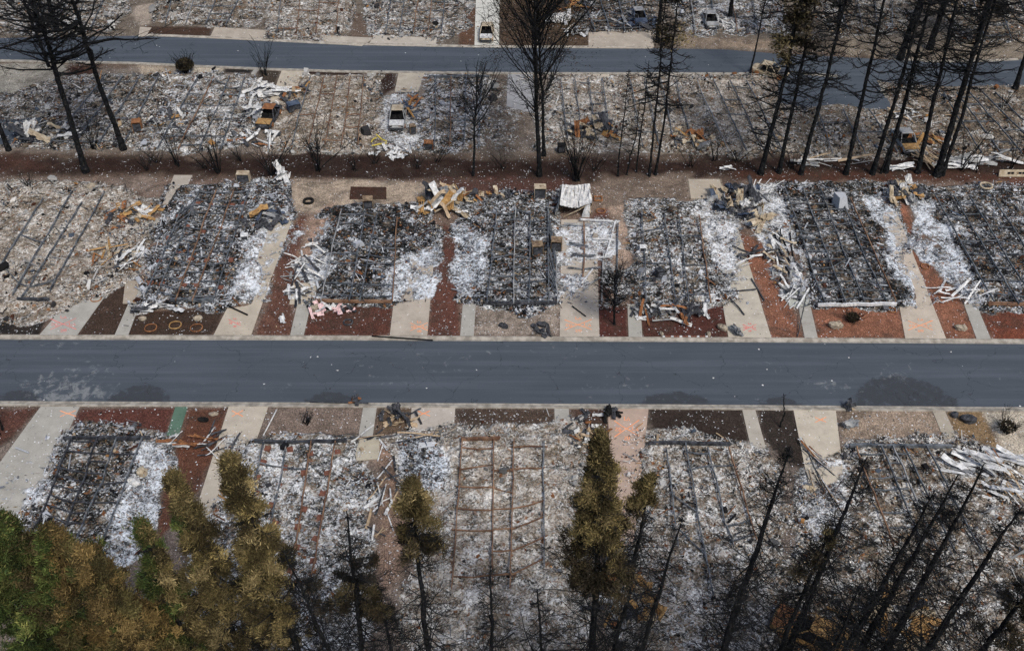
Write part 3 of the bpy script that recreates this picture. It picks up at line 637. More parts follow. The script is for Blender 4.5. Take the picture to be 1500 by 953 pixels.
# near row, left to right
home('burned home near the green path with a black open grid standing on its ash', '', [((105,640),(52,770)),((142,641),(90,790)),((171,641),(112,790)),((208,641),(150,790))], ((93,641),(220,641)), 10, 'dark', bedpoly=[(92,640),(225,640),(180,820),(10,820)], seed=8, keep=.62, z0=.6)
home('burned home behind the brown conifers, white ash with brick piers, near row', '', [((387,645),(350,800)),((420,645),(385,830)),((456,645),(425,850)),((491,646),(452,870))], ((373,646),(508,646)), 7, 'beam', bedpoly=[(360,642),(520,642),(500,960),(290,960)], seed=9, keep=.2, piers=7, front_mat='dark')
home('pale burned home at the picture centre bottom with rusty rails and bowed cross straps', '', [((677,643),(662,860)),((723,643),(721,860)),((753,643),(747,860)),((797,645),(797,830))], ((675,643),(732,641)), 7, 'beam_rust', bedpoly=[(660,640),(825,640),(835,960),(640,960)], seed=10, keep=.9, front_mat='beam_rust')
home('burned home right of the pinkish drive with curving thin rails, near row', '', [((976,655),(994,800)),((1004,648),(1045,870)),((1036,655),(1075,800)),((1068,655),(1108,790))], ((950,648),(1070,650)), 7, 'beam', bedpoly=[(945,645),(1095,648),(1140,960),(930,960)], seed=12, keep=.4, front_mat='dark')
home('burned home under the black trees at lower right, brown ash and blue-grey rails', '', [((1255,653),(1310,800)),((1292,653),(1352,800)),((1308,653),(1372,800)),((1325,653),(1400,810)),((1358,653),(1440,810))], ((1245,652),(1393,653)), 8, 'beam', bedpoly=[(1240,652),(1398,652),(1560,900),(1270,930)], seed=13, keep=.5)
# row between the far road and the bare strip
def quad_home(label, tl, tr, br, bl, n, nx_, seed, keep=.35, beam='beam', front=False):
    rails = [(( zlerp(tl[0], tr[0], u), zlerp(tl[1], tr[1], u)), (zlerp(bl[0], br[0], u), zlerp(bl[1], br[1], u))) for u in np.linspace(.12, .88, n)]
    home(label, '', rails, (tl, tr) if front else None, nx_, beam, bedpoly=[tl, tr, br, bl], seed=seed, keep=keep, sag=.3)
quad_home('burned home behind the two leaning pines at left, far side of the bare strip', (140,112), (245,110), (195,212), (55,212), 4, 7, 21, .4)
quad_home('burned home left of the rusty car, between the far road and the bare strip', (280,110), (370,112), (338,218), (215,218), 4, 9, 22, .5)
quad_home('cream-ashed burned home between the two burned cars, below the far road', (442,112), (545,112), (540,212), (412,212), 5, 6, 23, .3, 'beam_rust')
quad_home('burned home left of the tall fan-shaped tree, below the far road', (628,112), (716,112), (712,215), (626,215), 4, 7, 24, .35, front=True)
quad_home('burned home right of the tall fan-shaped tree, rusty metal at its back', (812,114), (892,114), (905,205), (822,205), 4, 6, 25, .25)
quad_home('burned home behind the pair of thin trunks, below the far road', (912,114), (1000,114), (1028,215), (930,215), 4, 7, 26, .4)
quad_home('cream-ashed burned home with long dark rails left of the fuzzy-topped pine', (1010,118), (1105,118), (1160,220), (1055,222), 4, 5, 27, .25, 'beam')
quad_home('burned home between the leaning pine trunks, behind the gold car', (1185,158), (1285,160), (1330,222), (1205,225), 3, 5, 28, .3)
quad_home('burned home far right below the far road with bold diagonal rails', (1370,135), (1470,135), (1575,222), (1420,225), 5, 7, 29, .35, 'beam')
# row beyond the far road
quad_home('burned home top left beyond the far road, behind the pine crowns', (85,-40), (180,-40), (145,42), (35,42), 4, 6, 31, .3)
quad_home('burned home beyond the far road behind the brown verge bed', (245,-40), (385,-40), (345,36), (228,34), 4, 7, 32, .3)
quad_home('burned home beyond the far road behind the wide tan apron', (402,-40), (515,-40), (505,48), (392,46), 4, 7, 33, .3, 'beam_rust')
quad_home('burned home beyond the far road just left of the pale drive with the car', (568,-40), (668,-40), (660,46), (552,46), 5, 7, 34, .35)
quad_home('dark blue-grey burned home beyond the far road right of the fan-shaped tree', (828,-40), (940,-40), (948,46), (862,46), 4, 8, 35, .5)
quad_home('white-ashed burned home beyond the far road with a grey car wreck', (992,-40), (1110,-40), (1125,46), (1005,48), 4, 6, 36, .3)
quad_home('burned home beyond the far road behind the thick black trunks', (1205,-40), (1320,-40), (1318,42), (1232,44), 4, 6, 37, .35)
quad_home('burned home at the top right corner beyond the far road', (1400,-40), (1530,-40), (1580,60), (1425,60), 4, 6, 38, .35)

# ------------------------------------------------------------------ loose fragments, too many to count: one object per row
PAL = np.array([(.80,.80,.80),(.68,.69,.71),(.52,.53,.55),(.33,.34,.36),(.15,.155,.165),(.05,.05,.055),(.015,.015,.017),(.24,.11,.05),(.10,.04,.025),(.55,.42,.28),(.45,.24,.09),(.09,.12,.17)])
PW_L = np.array([.13,.17,.18,.14,.08,.06,.06,.04,.04,.07,.02,.01]); PW_D = np.array([.06,.06,.07,.10,.14,.19,.24,.03,.05,.02,.01,.05])
def rubble(label, ylo, yhi, dens, seed, small=.10):
    r = np.random.default_rng(seed); Y0, Y1 = G(750, yhi)[1], G(750, ylo)[1]
    hw = max(abs(G(0, ylo)[0]), abs(G(1500, ylo)[0]))+5; n = int((Y1-Y0)*2*hw*dens*2.0)
    P = np.stack([r.uniform(-hw, hw, n), r.uniform(Y0, Y1, n)], 1)
    P = P[np.abs(P[:, 0]) < 6+P[:, 1]*.42+13]
    f = field(P); lump = vnoise(P[:, 0], P[:, 1], 1.2, 8)
    pr = sstep(.25, .75, f['ash']+(lump-.5)*.5)*(.25+.75*sstep(.3, .7, lump))
    pr = pr*(.42+.58*sstep(.12, .34, f['char']))
    pr = np.maximum(pr, f['fleck']*.020*(sstep(.35, .8, vnoise(P[:, 0], P[:, 1], 2.4, 2))+.2))
    # keep the asphalt clear
    dr = np.ones(len(P))
    for t_, b_ in ((mt, mb), (ft, fb)):
        tt = GP(t_); bb = GP(b_)
        dr *= ~((P[:, 1] < np.interp(P[:, 0], tt[:, 0], tt[:, 1])+.2) & (P[:, 1] > np.interp(P[:, 0], bb[:, 0], bb[:, 1])-.2))+0*P[:, 0] if True else 1
    for q in ([(1140,104),(1304,112),(1304,160),(1140,158)], [(699,-60),(732,-60),(731,70),(695,70)]):
        dr *= np.where(sdist(P, GP(q)) > 0, .04, 1)
    pr = np.where(dr > .5, pr, np.where(dr > .01, pr*.05, .0002))
    big = .35+1.3*sstep(.38, .68, vnoise(P[:, 0], P[:, 1], 3.1, 21)*.6+vnoise(P[:, 0], P[:, 1], 1.1, 22)*.4)
    k = r.random(len(P)) < np.where(f['ash'] > .3, pr*.33*big, pr*.5); P = P[k]; n = len(P)
    ch = f['char'][k]; wm = f['warm'][k]; inash = f['ash'][k] > .3
    ch = np.where(inash, np.clip(ch+(vnoise(P[:, 0], P[:, 1], 2.5, 4)-.5)*1.1, 0, 1), .12)
    cu = np.cumsum(PW_L[None]*(1-ch[:, None])+PW_D[None]*ch[:, None], 1); cu /= cu[:, -1:]
    ci = (r.random(n)[:, None] > cu).sum(1); col = PAL[np.minimum(ci, 11)]*r.uniform(.75, 1.1, (n, 1))
    pale = inash & (f['char'][k] < .30); col = np.where(pale[:, None], col*.62+np.array([[.16, .162, .168]]), col)
    col *= np.where(wm[:, None] > .5, np.array([[1.04, 1, .93]]), np.array([[.97, 1, 1.04]]))
    a = small*.62*np.exp(r.normal(0, .66, n))*np.where(inash, 1, .8); lng = r.random(n) < .16
    col *= np.where(a > .13, .62, np.where(a > .085, .85, 1.))[:, None]
    lx = np.where(lng, a*r.uniform(2.5, 7, n), a*r.uniform(.8, 1.6, n)); ly = np.where(lng, a*.45, a*r.uniform(.5, 1.1, n)); lz = np.where(lng, .03, a*r.uniform(.15, .7, n))
    lx = np.minimum(lx, 1.3); th = r.uniform(0, math.pi*2, n); tl = r.normal(0, .3, n)
    base = np.array([[-1,-1,0],[1,-1,0],[1,1,0],[-1,1,0],[-1,-1,1],[1,-1,1],[1,1,1],[-1,1,1]], float)
    b = base[None]*np.stack([lx/2, ly/2, lz], 1)[:, None]; b[:, 4:, :2] *= r.uniform(.35, 1.05, (n, 4, 2)); b[:, :4, :2] *= r.uniform(.7, 1.1, (n, 4, 2))
    z = b[:, :, 2]+b[:, :, 0]*np.sin(tl)[:, None]; x = b[:, :, 0]*np.cos(th)[:, None]-b[:, :, 1]*np.sin(th)[:, None]; y = b[:, :, 0]*np.sin(th)[:, None]+b[:, :, 1]*np.cos(th)[:, None]
    zz = np.where(inash, .02+.16*r.random(n)+.12*lump[k], .004)+np.abs(np.sin(tl))*lx/2
    V = np.stack([x+P[:, :1], y+P[:, 1:], z+zz[:, None]], 2).reshape(-1, 3)
    q = np.array([[4,5,6,7],[0,1,5,4],[1,2,6,5],[2,3,7,6],[3,0,4,7]]); F = (np.arange(n)[:, None, None]*8+q[None]).reshape(-1, 4)
    o = link('rubble', mesh('rubble', V, F, mat=M['rubble'], fcol=np.repeat(col, 5, 0)))
    tag(o, label, 'rubble', kind='stuff'); return n
print('fragments', rubble('small burned fragments and ash flakes strewn over the nearest row of lots', 596, 1060, 62, 1, .085),
 rubble('small burned fragments and ash flakes strewn over the middle row of lots', 262, 500, 50, 2, .10),
 rubble('small burned fragments strewn between the far road and the bare strip', 100, 262, 30, 3, .12),
 rubble('small burned fragments strewn beyond the far road', -30, 76, 18, 4, .14))

# ------------------------------------------------------------------ trees
def curve_branches(r, B, az, L, droop, lift, k=7, wob=.05):
    """B (n,3) roots -> (n,k,3) curved limbs"""
    n = len(B); s = np.linspace(0, 1, k)[None]
    az2 = az[:, None]+np.cumsum(r.normal(0, .10, (n, k)), 1)
    step = L[:, None]/(k-1)
    dx = np.cos(az2)*step; dy = np.sin(az2)*step
    slope = (droop[:, None]+(lift-droop)[:, None]*s)+r.normal(0, wob*2, (n, k))
    c = 1/np.sqrt(1+slope**2)
    D_ = np.stack([dx*c, dy*c, step*slope*c], 2); D_[:, 0] = 0
    return B[:, None]+np.cumsum(D_, 1)
def tree(label, cat, base, via, top=None, height=None, r0=.34, nb=90, L=3.2, t0=.25, twigs=7, twl=.32, droop=(-.9, .1), lift=(-.1, .9),
         foliage=None, seed=0, mat='bark', tw_r=.016, name='burned_pine', group=None, prof='cone', kinks=.06, br=.05, lkind=None):
    """base pixel, a second pixel the trunk passes, and its top pixel (or a height in metres)"""
    r = np.random.default_rng(seed+500)
    B = G(*base); U = GY(via[0], via[1], B[1]); T = GY(top[0], top[1], B[1]) if top else B+(U-B)*(height/U[2])
    if top: T[0] = B[0]+(U-B)[0]*(T[2]/U[2])*.5+(T[0]-B[0])*.5
    H = T[2]; k = 22; t = np.linspace(0, 1, k)
    p = B[None]*(1-t[:, None])+T[None]*t[:, None]
    p[:, :2] += np.cumsum(r.normal(0, kinks, (k, 2)), 0)*np.minimum(1, t[:, None]*3)*(1-t[:, None]*.6)
    rad = r0*(1-t)**.75*.80+.02; rad[0] *= 1.45; rad[1] *= 1.08
    p[0, 2] -= .15
    root = empty(name, tuple(B), label, cat, group)
    tf = np.linspace(0, 1, 110); pf = np.stack([np.interp(tf, t, p[:, i]) for i in range(3)], 1); rf = np.interp(tf, t, rad)*np.exp(r.normal(0, .06, 110))
    mb = MB(); mb.tube(pf-B, rf, 9); mb.V[-1][:-2] += r.normal(0, .018, (110*9, 3))*np.repeat(rf/rf[0]+.2, 9)[:, None]; mb.build('trunk', M[mat], root)
    # limbs
    u = r.random(nb); tt = t0+(1-t0)*u**.9; tt = np.minimum(tt, .985)
    Pt = np.stack([np.interp(tt, t, p[:, i]) for i in range(3)], 1)
    v = (tt-t0)/(1-t0)
    if prof == 'cone': Lb = L*(1-v)**.75*(.35+.65*np.minimum(1, v*6+.3))
    elif prof == 'top': Lb = L*np.clip(.25+1.1*v, 0, 1)*np.clip((1-v)*5+.2, 0, 1)
    else: Lb = L*np.sqrt(np.clip(1-(2*v-1)**2, .05, 1))
    Lb = Lb*np.exp(r.normal(-.05, .33, nb)); az = r.uniform(0, 2*math.pi, nb)
    kk = 8; BR = curve_branches(r, Pt, az, Lb, r.uniform(*droop, nb), r.uniform(*lift, nb), kk)
    s = np.linspace(0, 1, kk); rb = (br*(.4+.6*Lb/L))[:, None]*(1-s[None])**.7+tw_r*.8
    V1, F1 = segs(BR[:, :-1], BR[:, 1:], rb[:, :-1].ravel(), rb[:, 1:].ravel(), 4)
    # twigs along the limbs
    n = nb*twigs; bi = np.repeat(np.arange(nb), twigs); sv = r.uniform(.22, 1, n)*(kk-1)
    i0 = np.minimum(sv.astype(int), kk-2); fr = (sv-i0)[:, None]
    TB = BR[bi, i0]*(1-fr)+BR[bi, i0+1]*fr
    taz = az[bi]+r.choice([-1, 1], n)*r.uniform(.35, 1.3, n); TL = Lb[bi]*twl*r.uniform(.5, 1.5, n)*(1.15-.5*sv/(kk-1))+.12
    TW = curve_branches(r, TB, taz, TL, r.uniform(min(droop[0]*.7, .4), .5, n), r.uniform(-.3, lift[1], n), 5, .12)
    rt = np.linspace(tw_r, tw_r*.55, 5)[None]*np.ones((n, 1))
    V2, F2 = segs(TW[:, :-1], TW[:, 1:], rt[:, :-1].ravel(), rt[:, 1:].ravel(), 3)
    m2 = int(n*1.6); bj = r.integers(0, n, m2); sj = r.integers(1, 4, m2); SB = TW[bj, sj]
    SW = curve_branches(r, SB, taz[bj]+r.choice([-1, 1], m2)*r.uniform(.3, 1.2, m2), TL[bj]*r.uniform(.25, .6, m2), r.uniform(-.5, .5, m2), r.uniform(-.5, .8, m2), 3, .15)
    V3, F3 = segs(SW[:, :-1], SW[:, 1:], tw_r*.62, tw_r*.45, 3)
    V = np.concatenate([V1, V2, V3]); F = np.concatenate([F1, F2+len(V1), F3+len(V1)+len(V2)])
    link('branches', mesh('branches', V-B, F, mat=M[mat]), root)
    if foliage: leaves(r, root, B, p, t, BR, TW, foliage, seed)
    return root
LEAF = dict(brown=[(.105,.082,.036),(.150,.118,.050),(.072,.058,.026),(.19,.15,.072),(.048,.038,.018)],
            green=[(.034,.052,.014),(.056,.074,.020),(.026,.040,.013),(.085,.088,.028),(.08,.07,.022)],
            dark=[(.030,.024,.016),(.042,.033,.020),(.020,.017,.013),(.052,.042,.022)],
            rusty=[(.13,.090,.034),(.175,.125,.050),(.090,.064,.026),(.10,.085,.034),(.055,.046,.02)])
def leaves(r, root, B, p, t, BR, TW, spec, seed):
    """spec: t_lo, t_hi of the trunk carrying scorched foliage, crown radius at the foot, clumps, colours"""
    lo, hi, R0, ncl, per = spec['lo'], spec.get('hi', 1.0), spec['r'], spec['n'], spec.get('per', 46)
    nbg = max(4, ncl//9); bg_ = r.integers(0, nbg, ncl); v = (r.random(nbg)**.8)[bg_]; tt = lo+(hi-lo)*v
    rr = R0*.74*(1-(tt-lo)/(hi-lo))**spec.get('pow', .8)+.06
    baz = r.uniform(0, 2*math.pi, nbg)
    az = baz[bg_]+r.normal(0, .13, ncl)
    if 'side' in spec: az = np.where((r.random(nbg) < .4)[bg_], spec['side']+(az-math.pi)*.4, az)
    fr_ = r.uniform(.12, 1, ncl)**.65; rad = rr*fr_*np.exp(r.normal(0, .22, nbg))[bg_]*1.1
    Cc = np.stack([np.interp(tt, t, p[:, i]) for i in range(3)], 1)
    Cc = Cc+np.stack([np.cos(az)*rad, np.sin(az)*rad, r.normal(0, .09, ncl)+rad*.35-.45*fr_*fr_], 1)
    cs = spec.get('cs', .40)*.9
    n = ncl*per; ci = np.repeat(np.arange(ncl), per)
    sprd = cs*np.exp(r.normal(0, .25, ncl))[ci][:, None]
    # each clump is a flattish spray fanning outwards and a little up
    out = np.stack([np.cos(az), np.sin(az), np.full(ncl, spec.get('up', .55))], 1)[ci]; out /= np.linalg.norm(out, axis=1, keepdims=True)
    off = r.normal(0, 1, (n, 3))*sprd*np.array([[.62, .62, .70]])
    Pn = Cc[ci]+off+out*r.uniform(-.15, .5, (n, 1))*sprd
    d = out*.9+r.normal(0, .55, (n, 3))+off/sprd*.35; d /= np.linalg.norm(d, axis=1, keepdims=True)
    q = r.normal(0, 1, (n, 3)); w_ = np.cross(d, q); w_ /= np.linalg.norm(w_, axis=1, keepdims=True)
    ll = spec.get('len', .20)*np.exp(np.clip(r.normal(0, .3, n), -.6, .5))[:, None]; ww = ll*spec.get('wid', .26)
    A = Pn-d*ll*.5; Bt = Pn+d*ll*.5; m_ = Pn+d*ll*.05
    V = np.stack([A, m_+w_*ww, Bt, m_-w_*ww], 1).reshape(-1, 3)
    F = np.arange(n*4).reshape(-1, 4)
    # colour belongs to the clump: which sprays were scorched and which stayed green
    g = r.random(nbg)[bg_]*.6+.4*vnoise(Cc[:, 0]+Cc[:, 2]*.7, Cc[:, 1]+Cc[:, 2]*.9, 1.3, seed)
    sidef = .5+.5*np.cos(az-spec.get('gaz', math.pi)); gf = spec.get('green', 0)
    isg = (g*.55+sidef*.45) > (1-gf)
    col = np.zeros((n, 3)); pal = [np.array(LEAF[x]) for x in (spec.get('pal', 'brown'), 'green')]
    cc = np.where(isg[:, None], pal[1][r.integers(0, 4, ncl)], pal[0][r.integers(0, len(pal[0]), nbg)[bg_]])
    if 'dk' in spec:   # crisped lower sprays
        dkm = (tt-lo)/(hi-lo) < spec['dk']*r.uniform(.6, 1.3, ncl); cc = np.where(dkm[:, None], np.array(LEAF['dark'])[r.integers(0, 4, ncl)], cc)
    col = cc[ci]*(np.exp(r.normal(0, .32, nbg))[bg_]*np.exp(r.normal(0, .2, ncl)))[ci][:, None]*np.exp(r.normal(0, .22, (n, 1)))*np.array([[1, 1, 1]])
    link('foliage', mesh('foliage', V-B, F, mat=M['leaf'], fcol=col), root)
GB = 'burned pines standing along the back strip'; GF = 'tall trees in the foreground'
BP = dict(cat='burned tree')
def bt(label, base, via, h, r0=.36, **k): return tree(label, 'burned tree', base, via, height=h, r0=r0*.70, **k)
# back strip, left
bt('tall black pine leaning left, the biggest trunk at the left of the bare strip', (126,252), (84,113), 30, .50, nb=120, L=6.2, t0=.36, seed=1, lift=(.1,.9), droop=(-.3,.5), twigs=8, tw_r=.03, br=.09, group=GB, kinks=.09)
bt('tall black pine, second trunk from the left on the bare strip, long limb reaching right', (181,219), (131,67), 30, .46, nb=110, L=6.5, t0=.30, seed=2, lift=(.1,.9), droop=(-.2,.5), twigs=8, tw_r=.03, br=.09, group=GB, kinks=.09)
bt('black trunk entering from the left edge above the bare strip', (13,220), (-8,165), 26, .38, nb=60, L=5, t0=.35, seed=3, twigs=6, tw_r=.03, group=GB)
bt('black pine beyond the far road between the two big leaning trunks', (84,44), (70,0), 24, .42, nb=60, L=4, t0=.1, seed=4, twigs=6, tw_r=.035, group='burned pines beyond the far road')
bt('slender black trunk crossing the far road just left of the biggest pine', (72,98), (38,8), 22, .26, nb=60, L=5, t0=.1, seed=5, twigs=6, tw_r=.03, lift=(.1,.9), droop=(-.3,.5), group=GB)
# back strip, right
fz = dict(lo=.55, r=2.2, n=80, per=26, pal='dark', cs=.6, len=.34, wid=.2, up=.5, pow=.5)
bt('burned pine with a fuzzy charred crown, orange band round its foot', (1114,255), (1132,180), 20, .42, nb=100, L=3.6, t0=.15, seed=6, twigs=7, tw_r=.028, foliage=dict(fz, n=110), group=GB)
bt('slim black pine just right of the fuzzy-topped one', (1141,253), (1167,133), 22, .34, nb=90, L=3.2, t0=.3, seed=7, tw_r=.028, foliage=dict(fz, n=60, lo=.6), group=GB)
bt('straight black pine rising over the kerbed island, third of the right-hand row', (1173,255), (1213,87), 27, .36, nb=100, L=3.2, t0=.32, seed=8, tw_r=.026, foliage=dict(fz, n=40, lo=.62, r=1.6), group=GB)
bt('bare black pine in front of the asphalt court with curled down limbs', (1239,255), (1277,87), 26, .36, nb=90, L=3.2, t0=.28, seed=9, tw_r=.026, lift=(.4,1.3), group=GB)
bt('left one of the two close black pines beside the gold car', (1278,255), (1323,100), 28, .36, nb=90, L=3., t0=.3, seed=10, tw_r=.026, lift=(.4,1.3), group=GB)
bt('right one of the two close black pines, its trunk passing before the gold car', (1297,252), (1337,100), 28, .36, nb=90, L=3., t0=.3, seed=11, tw_r=.026, lift=(.4,1.3), group=GB)
bt('lone straight black pine right of the gold car', (1344,253), (1377,117), 25, .37, nb=90, L=3.2, t0=.3, seed=12, tw_r=.026, lift=(.4,1.3), group=GB)
bt('thick twin-stemmed black pine, rightmost big trunk of the bare strip', (1372,257), (1410,133), 28, .56, nb=90, L=3.4, t0=.3, seed=13, tw_r=.026, lift=(.4,1.3), group=GB)
bt('thinner black stem growing against the thick twin-stemmed pine', (1380,257), (1420,133), 27, .30, nb=50, L=3.4, t0=.35, seed=14, tw_r=.026, lift=(.4,1.3), group=GB)
bt('slanted black stem close behind the two close pines', (1290,254), (1312,190), 13, .14, nb=30, L=1.8, t0=.3, seed=15, tw_r=.026, group=GB)
GX = 'burned pines beyond the far road'
bt('massive black trunk beyond the far road, left of the thick pair', (1318,87), (1347,0), 25, .62, nb=50, L=3.4, t0=.12, seed=16, tw_r=.035, group=GX)
bt('massive black trunk beyond the far road, right of the thick pair', (1361,72), (1382,7), 25, .60, nb=60, L=3.4, t0=.1, seed=17, tw_r=.035, group=GX)
bt('black trunk at the right edge standing on the near side of the far road', (1487,130), (1502,83), 25, .42, nb=50, L=4.6, t0=.2, seed=18, tw_r=.03, group=GX)
bt('thin black pole of a tree at the bend of the far road', (1098,110), (1117,27), 17, .15, nb=30, L=1.6, t0=.3, seed=19, tw_r=.03, group=GX)
bt('black trunk standing among white rubble at the top edge', (1069,27), (1072,0), 22, .42, nb=40, L=3, t0=.15, seed=20, tw_r=.035, group=GX)
bt('tall blue-black trunk beyond the far road above the thin pair', (963,62), (970,0), 26, .36, nb=40, L=2.6, t0=.25, seed=21, tw_r=.035, group=GX)
bt('dense black-crowned pine at the top right beyond the far road', (1432,62), (1450,0), 20, .38, nb=110, L=5, t0=.1, seed=22, tw_r=.035, foliage=dict(fz, n=120, lo=.2, r=3.), group=GX)
bt('dark bushy pine behind the fuzzy-topped one beyond the far road', (1225,60), (1232,0), 16, .3, nb=90, L=3.6, t0=.1, seed=23, tw_r=.035, foliage=dict(fz, n=90, lo=.2, r=2.4), group=GX)
bt('dark bushy burned conifer at the top edge left of the fuzzy-topped pine', (1160,66), (1166,0), 17, .3, nb=80, L=2.6, t0=.1, seed=24, tw_r=.035, foliage=dict(fz, n=80, lo=.2, r=2.), group=GX)
# deciduous skeletons
GT = 'leafless burned trees on the back strip'
tree('big fan-shaped leafless tree with a straight black trunk, at the top centre', 'burned tree', (790,258), (789,150), height=23, r0=.27, nb=84, L=10, t0=.26, twigs=13, twl=.30, droop=(.7,1.3), lift=(1.2,2.8), seed=30, tw_r=.022, name='burned_broadleaf_tree', prof='round', br=.048, group=GT, foliage=dict(lo=.5, hi=1.05, r=5.5, n=220, per=26, pal='dark', cs=1.0, len=.20, wid=.15, pow=.1))
tree('second slimmer trunk close behind the big fan-shaped tree', 'burned tree', (797,228), (793,120), height=18, r0=.2, nb=34, L=6, t0=.3, twigs=9, droop=(.8,1.6), lift=(2.,4.), seed=31, tw_r=.03, name='burned_broadleaf_tree', prof='round', br=.045, group=GT)
tree('small leafless tree with a thin trunk left of the fan-shaped tree', 'burned tree', (693,257), (697,170), height=11, r0=.14, nb=30, L=3.6, t0=.35, twigs=6, droop=(.5,1.2), lift=(1.,2.2), seed=32, tw_r=.018, name='burned_broadleaf_tree', prof='round', br=.035, group=GT)
bt('left one of the tall thin pair of trunks right of the fan-shaped tree', (951,258), (970,77), 20, .18, nb=80, L=2.4, t0=.35, seed=33, tw_r=.022, group=GB, foliage=dict(fz, n=30, lo=.55, r=1.6, pal='dark', len=.25))
bt('right one of the tall thin pair of trunks right of the fan-shaped tree', (960,256), (983,60), 22, .19, nb=80, L=2.4, t0=.35, seed=34, tw_r=.022, group=GB, foliage=dict(fz, n=30, lo=.6, r=1.6, pal='brown', len=.25))
for i, (b, v, h, l) in enumerate([((905,258),(917,140),11.5,'thin black pole tree, leftmost of three between shrub and tall pair'), ((918,256),(929,185),8,'short slanting black pole tree, middle of three left of the tall pair'), ((932,252),(943,127),12,'thin black pole tree, rightmost of three left of the tall pair')]):
    bt(l, b, v, h, .10, nb=30, L=1.1, t0=.3, seed=35+i, tw_r=.02, twigs=4, br=.025, group='thin burned saplings')
def shrub(label, base, h, n, spread, seed, r0=.05, tw=5, name='burned_shrub', lean=(0, 0), mat='bark', zup=(1.4, 3.2), k=7, group='burned shrubs', clumps=None):
    r = np.random.default_rng(seed); B = G(*base); root = empty(name, tuple(B), label, 'burned shrub', group)
    az = r.uniform(0, 2*math.pi, n); Pn = B+np.stack([r.normal(0, .15, n), r.normal(0, .15, n), np.zeros(n)], 1)
    L = h*r.uniform(.6, 1.1, n); BR = curve_branches(r, Pn, az, L*(1+spread*.2), np.full(n, 2.6/max(spread, .3)), r.uniform(*zup, n)/max(spread, .3), k)
    BR[:, :, 0] += (BR[:, :, 2])*lean[0]; BR[:, :, 1] += BR[:, :, 2]*lean[1]
    s = np.linspace(1, .3, k); V1, F1 = segs(BR[:, :-1], BR[:, 1:], np.tile(r0*s[:-1], n), np.tile(r0*s[1:], n), 4)
    m = n*tw; bi = np.repeat(np.arange(n), tw); si = r.integers(2, k, m); TW = curve_branches(r, BR[bi, si], az[bi]+r.normal(0, 1.2, m), L[bi]*r.uniform(.15, .42, m), r.uniform(.2, 1.5, m), r.uniform(.3, 2, m), 4, .1)
    V2, F2 = segs(TW[:, :-1], TW[:, 1:], r0*.4, r0*.28, 3); link('stems', mesh('stems', np.concatenate([V1, V2])-B, np.concatenate([F1, F2+len(V1)]), mat=M[mat]), root)
    if clumps:
        nn = clumps; th = r.uniform(0, 2*math.pi, nn); ph = np.arccos(r.uniform(-.2, 1, nn)); rd = h*.55*r.uniform(.55, 1, nn)
        Cn = B+np.stack([np.cos(th)*np.sin(ph)*rd, np.sin(th)*np.sin(ph)*rd, h*.45+np.cos(ph)*rd*.8], 1)
        d = r.normal(0, 1, (nn, 3)); d /= np.linalg.norm(d, axis=1, keepdims=True); w_ = np.cross(d, r.normal(0, 1, (nn, 3))); w_ /= np.linalg.norm(w_, axis=1, keepdims=True)
        V = np.stack([Cn-d*.12, Cn+w_*.05, Cn+d*.12, Cn-w_*.05], 1).reshape(-1, 3)
        link('crown', mesh('crown', V-B, np.arange(nn*4).reshape(-1, 4), mat=M['leaf'], fcol=np.array(LEAF['dark'])[r.integers(0, 4, nn)]*.8), root)
    return root
shrub('clump of tall black stems just behind the buckled white shed', (845,265), 5.0, 22, .8, 1, .05)
tree('small round-headed black tree in the dark bed right of the orange-painted drive', 'burned tree', (900,475), (901,430), height=5.2, r0=.09, nb=90, L=1.7, t0=.22, twigs=9, twl=.4, droop=(.1,.6), lift=(.6,1.6), seed=41, tw_r=.014, br=.02, name='burned_broadleaf_tree', prof='round', kinks=.02, group='leafless burned trees')
shrub('round black bush at the kerb of the far road', (273,106), 1.9, 30, 1.5, 3, .04, 8, clumps=2600)
shrub('small burned sapling on the near verge of the far road left of the tan drive', (388,110), 3.4, 10, .7, 4, .045, 6)
shrub('twisted black bush at the back of the rusty car lot', (400,256), 3.8, 12, 1.6, 5, .055, 7)
shrub('low sprawling black tree leaning left on the bare strip', (466,250), 4.2, 9, 1.9, 6, .07, 7, lean=(.4,.25))
shrub('thin forked black sapling left of the twisted bush', (321,252), 5.6, 9, .8, 7, .06, 5, lean=(-.15,0))
shrub('lanky black sapling on the strip right of the second leaning pine', (260,244), 4.8, 6, .7, 8, .05, 5, lean=(-.2,0))
shrub('black twiggy shrub between the two big leaning pines', (137,218), 4, 9, 1., 9, .05, 6)
shrub('small black stub shrub on red soil at the left edge of the bare strip', (43,274), 1.3, 7, 1., 10, .05, 3)
shrub('tiny burned shrub in a pot on the gravel below the near kerb', (449,619), 1.0, 9, 1.2, 11, .05, 4)
shrub('grey-green twiggy shrub on the concrete corner at far right', (1472,632), 1.2, 26, 1.8, 12, .03, 6, clumps=260)
shrub('thin black sapling beside the bench slab at the right, spreading upward', (1408,250), 5, 8, .8, 13, .05, 4)
shrub('leaning thin stem at right end of the bare strip', (1480,250), 5.4, 5, .7, 14, .05, 4)
shrub('bare black whip stems left of the white panel on the strip', (1428,252), 3.2, 4, .5, 15, .045, 2)
shrub('spiky burned plant by the tan patch at the right edge', (1468,158), 2.2, 9, .9, 16, .05, 1)
shrub('thin black stems at the left edge below the near kerb', (4,632), 2.2, 5, .5, 17, .045, 3)
shrub('burned bush below the rusty heap behind the black thin trees', (1045,236), 3.2, 7, .8, 18, .04, 5)
shrub('low dark burned bush against the front of the white-beamed home', (1248,470), .9, 40, 2.2, 19, .025, 7, mat='bark2', clumps=700)
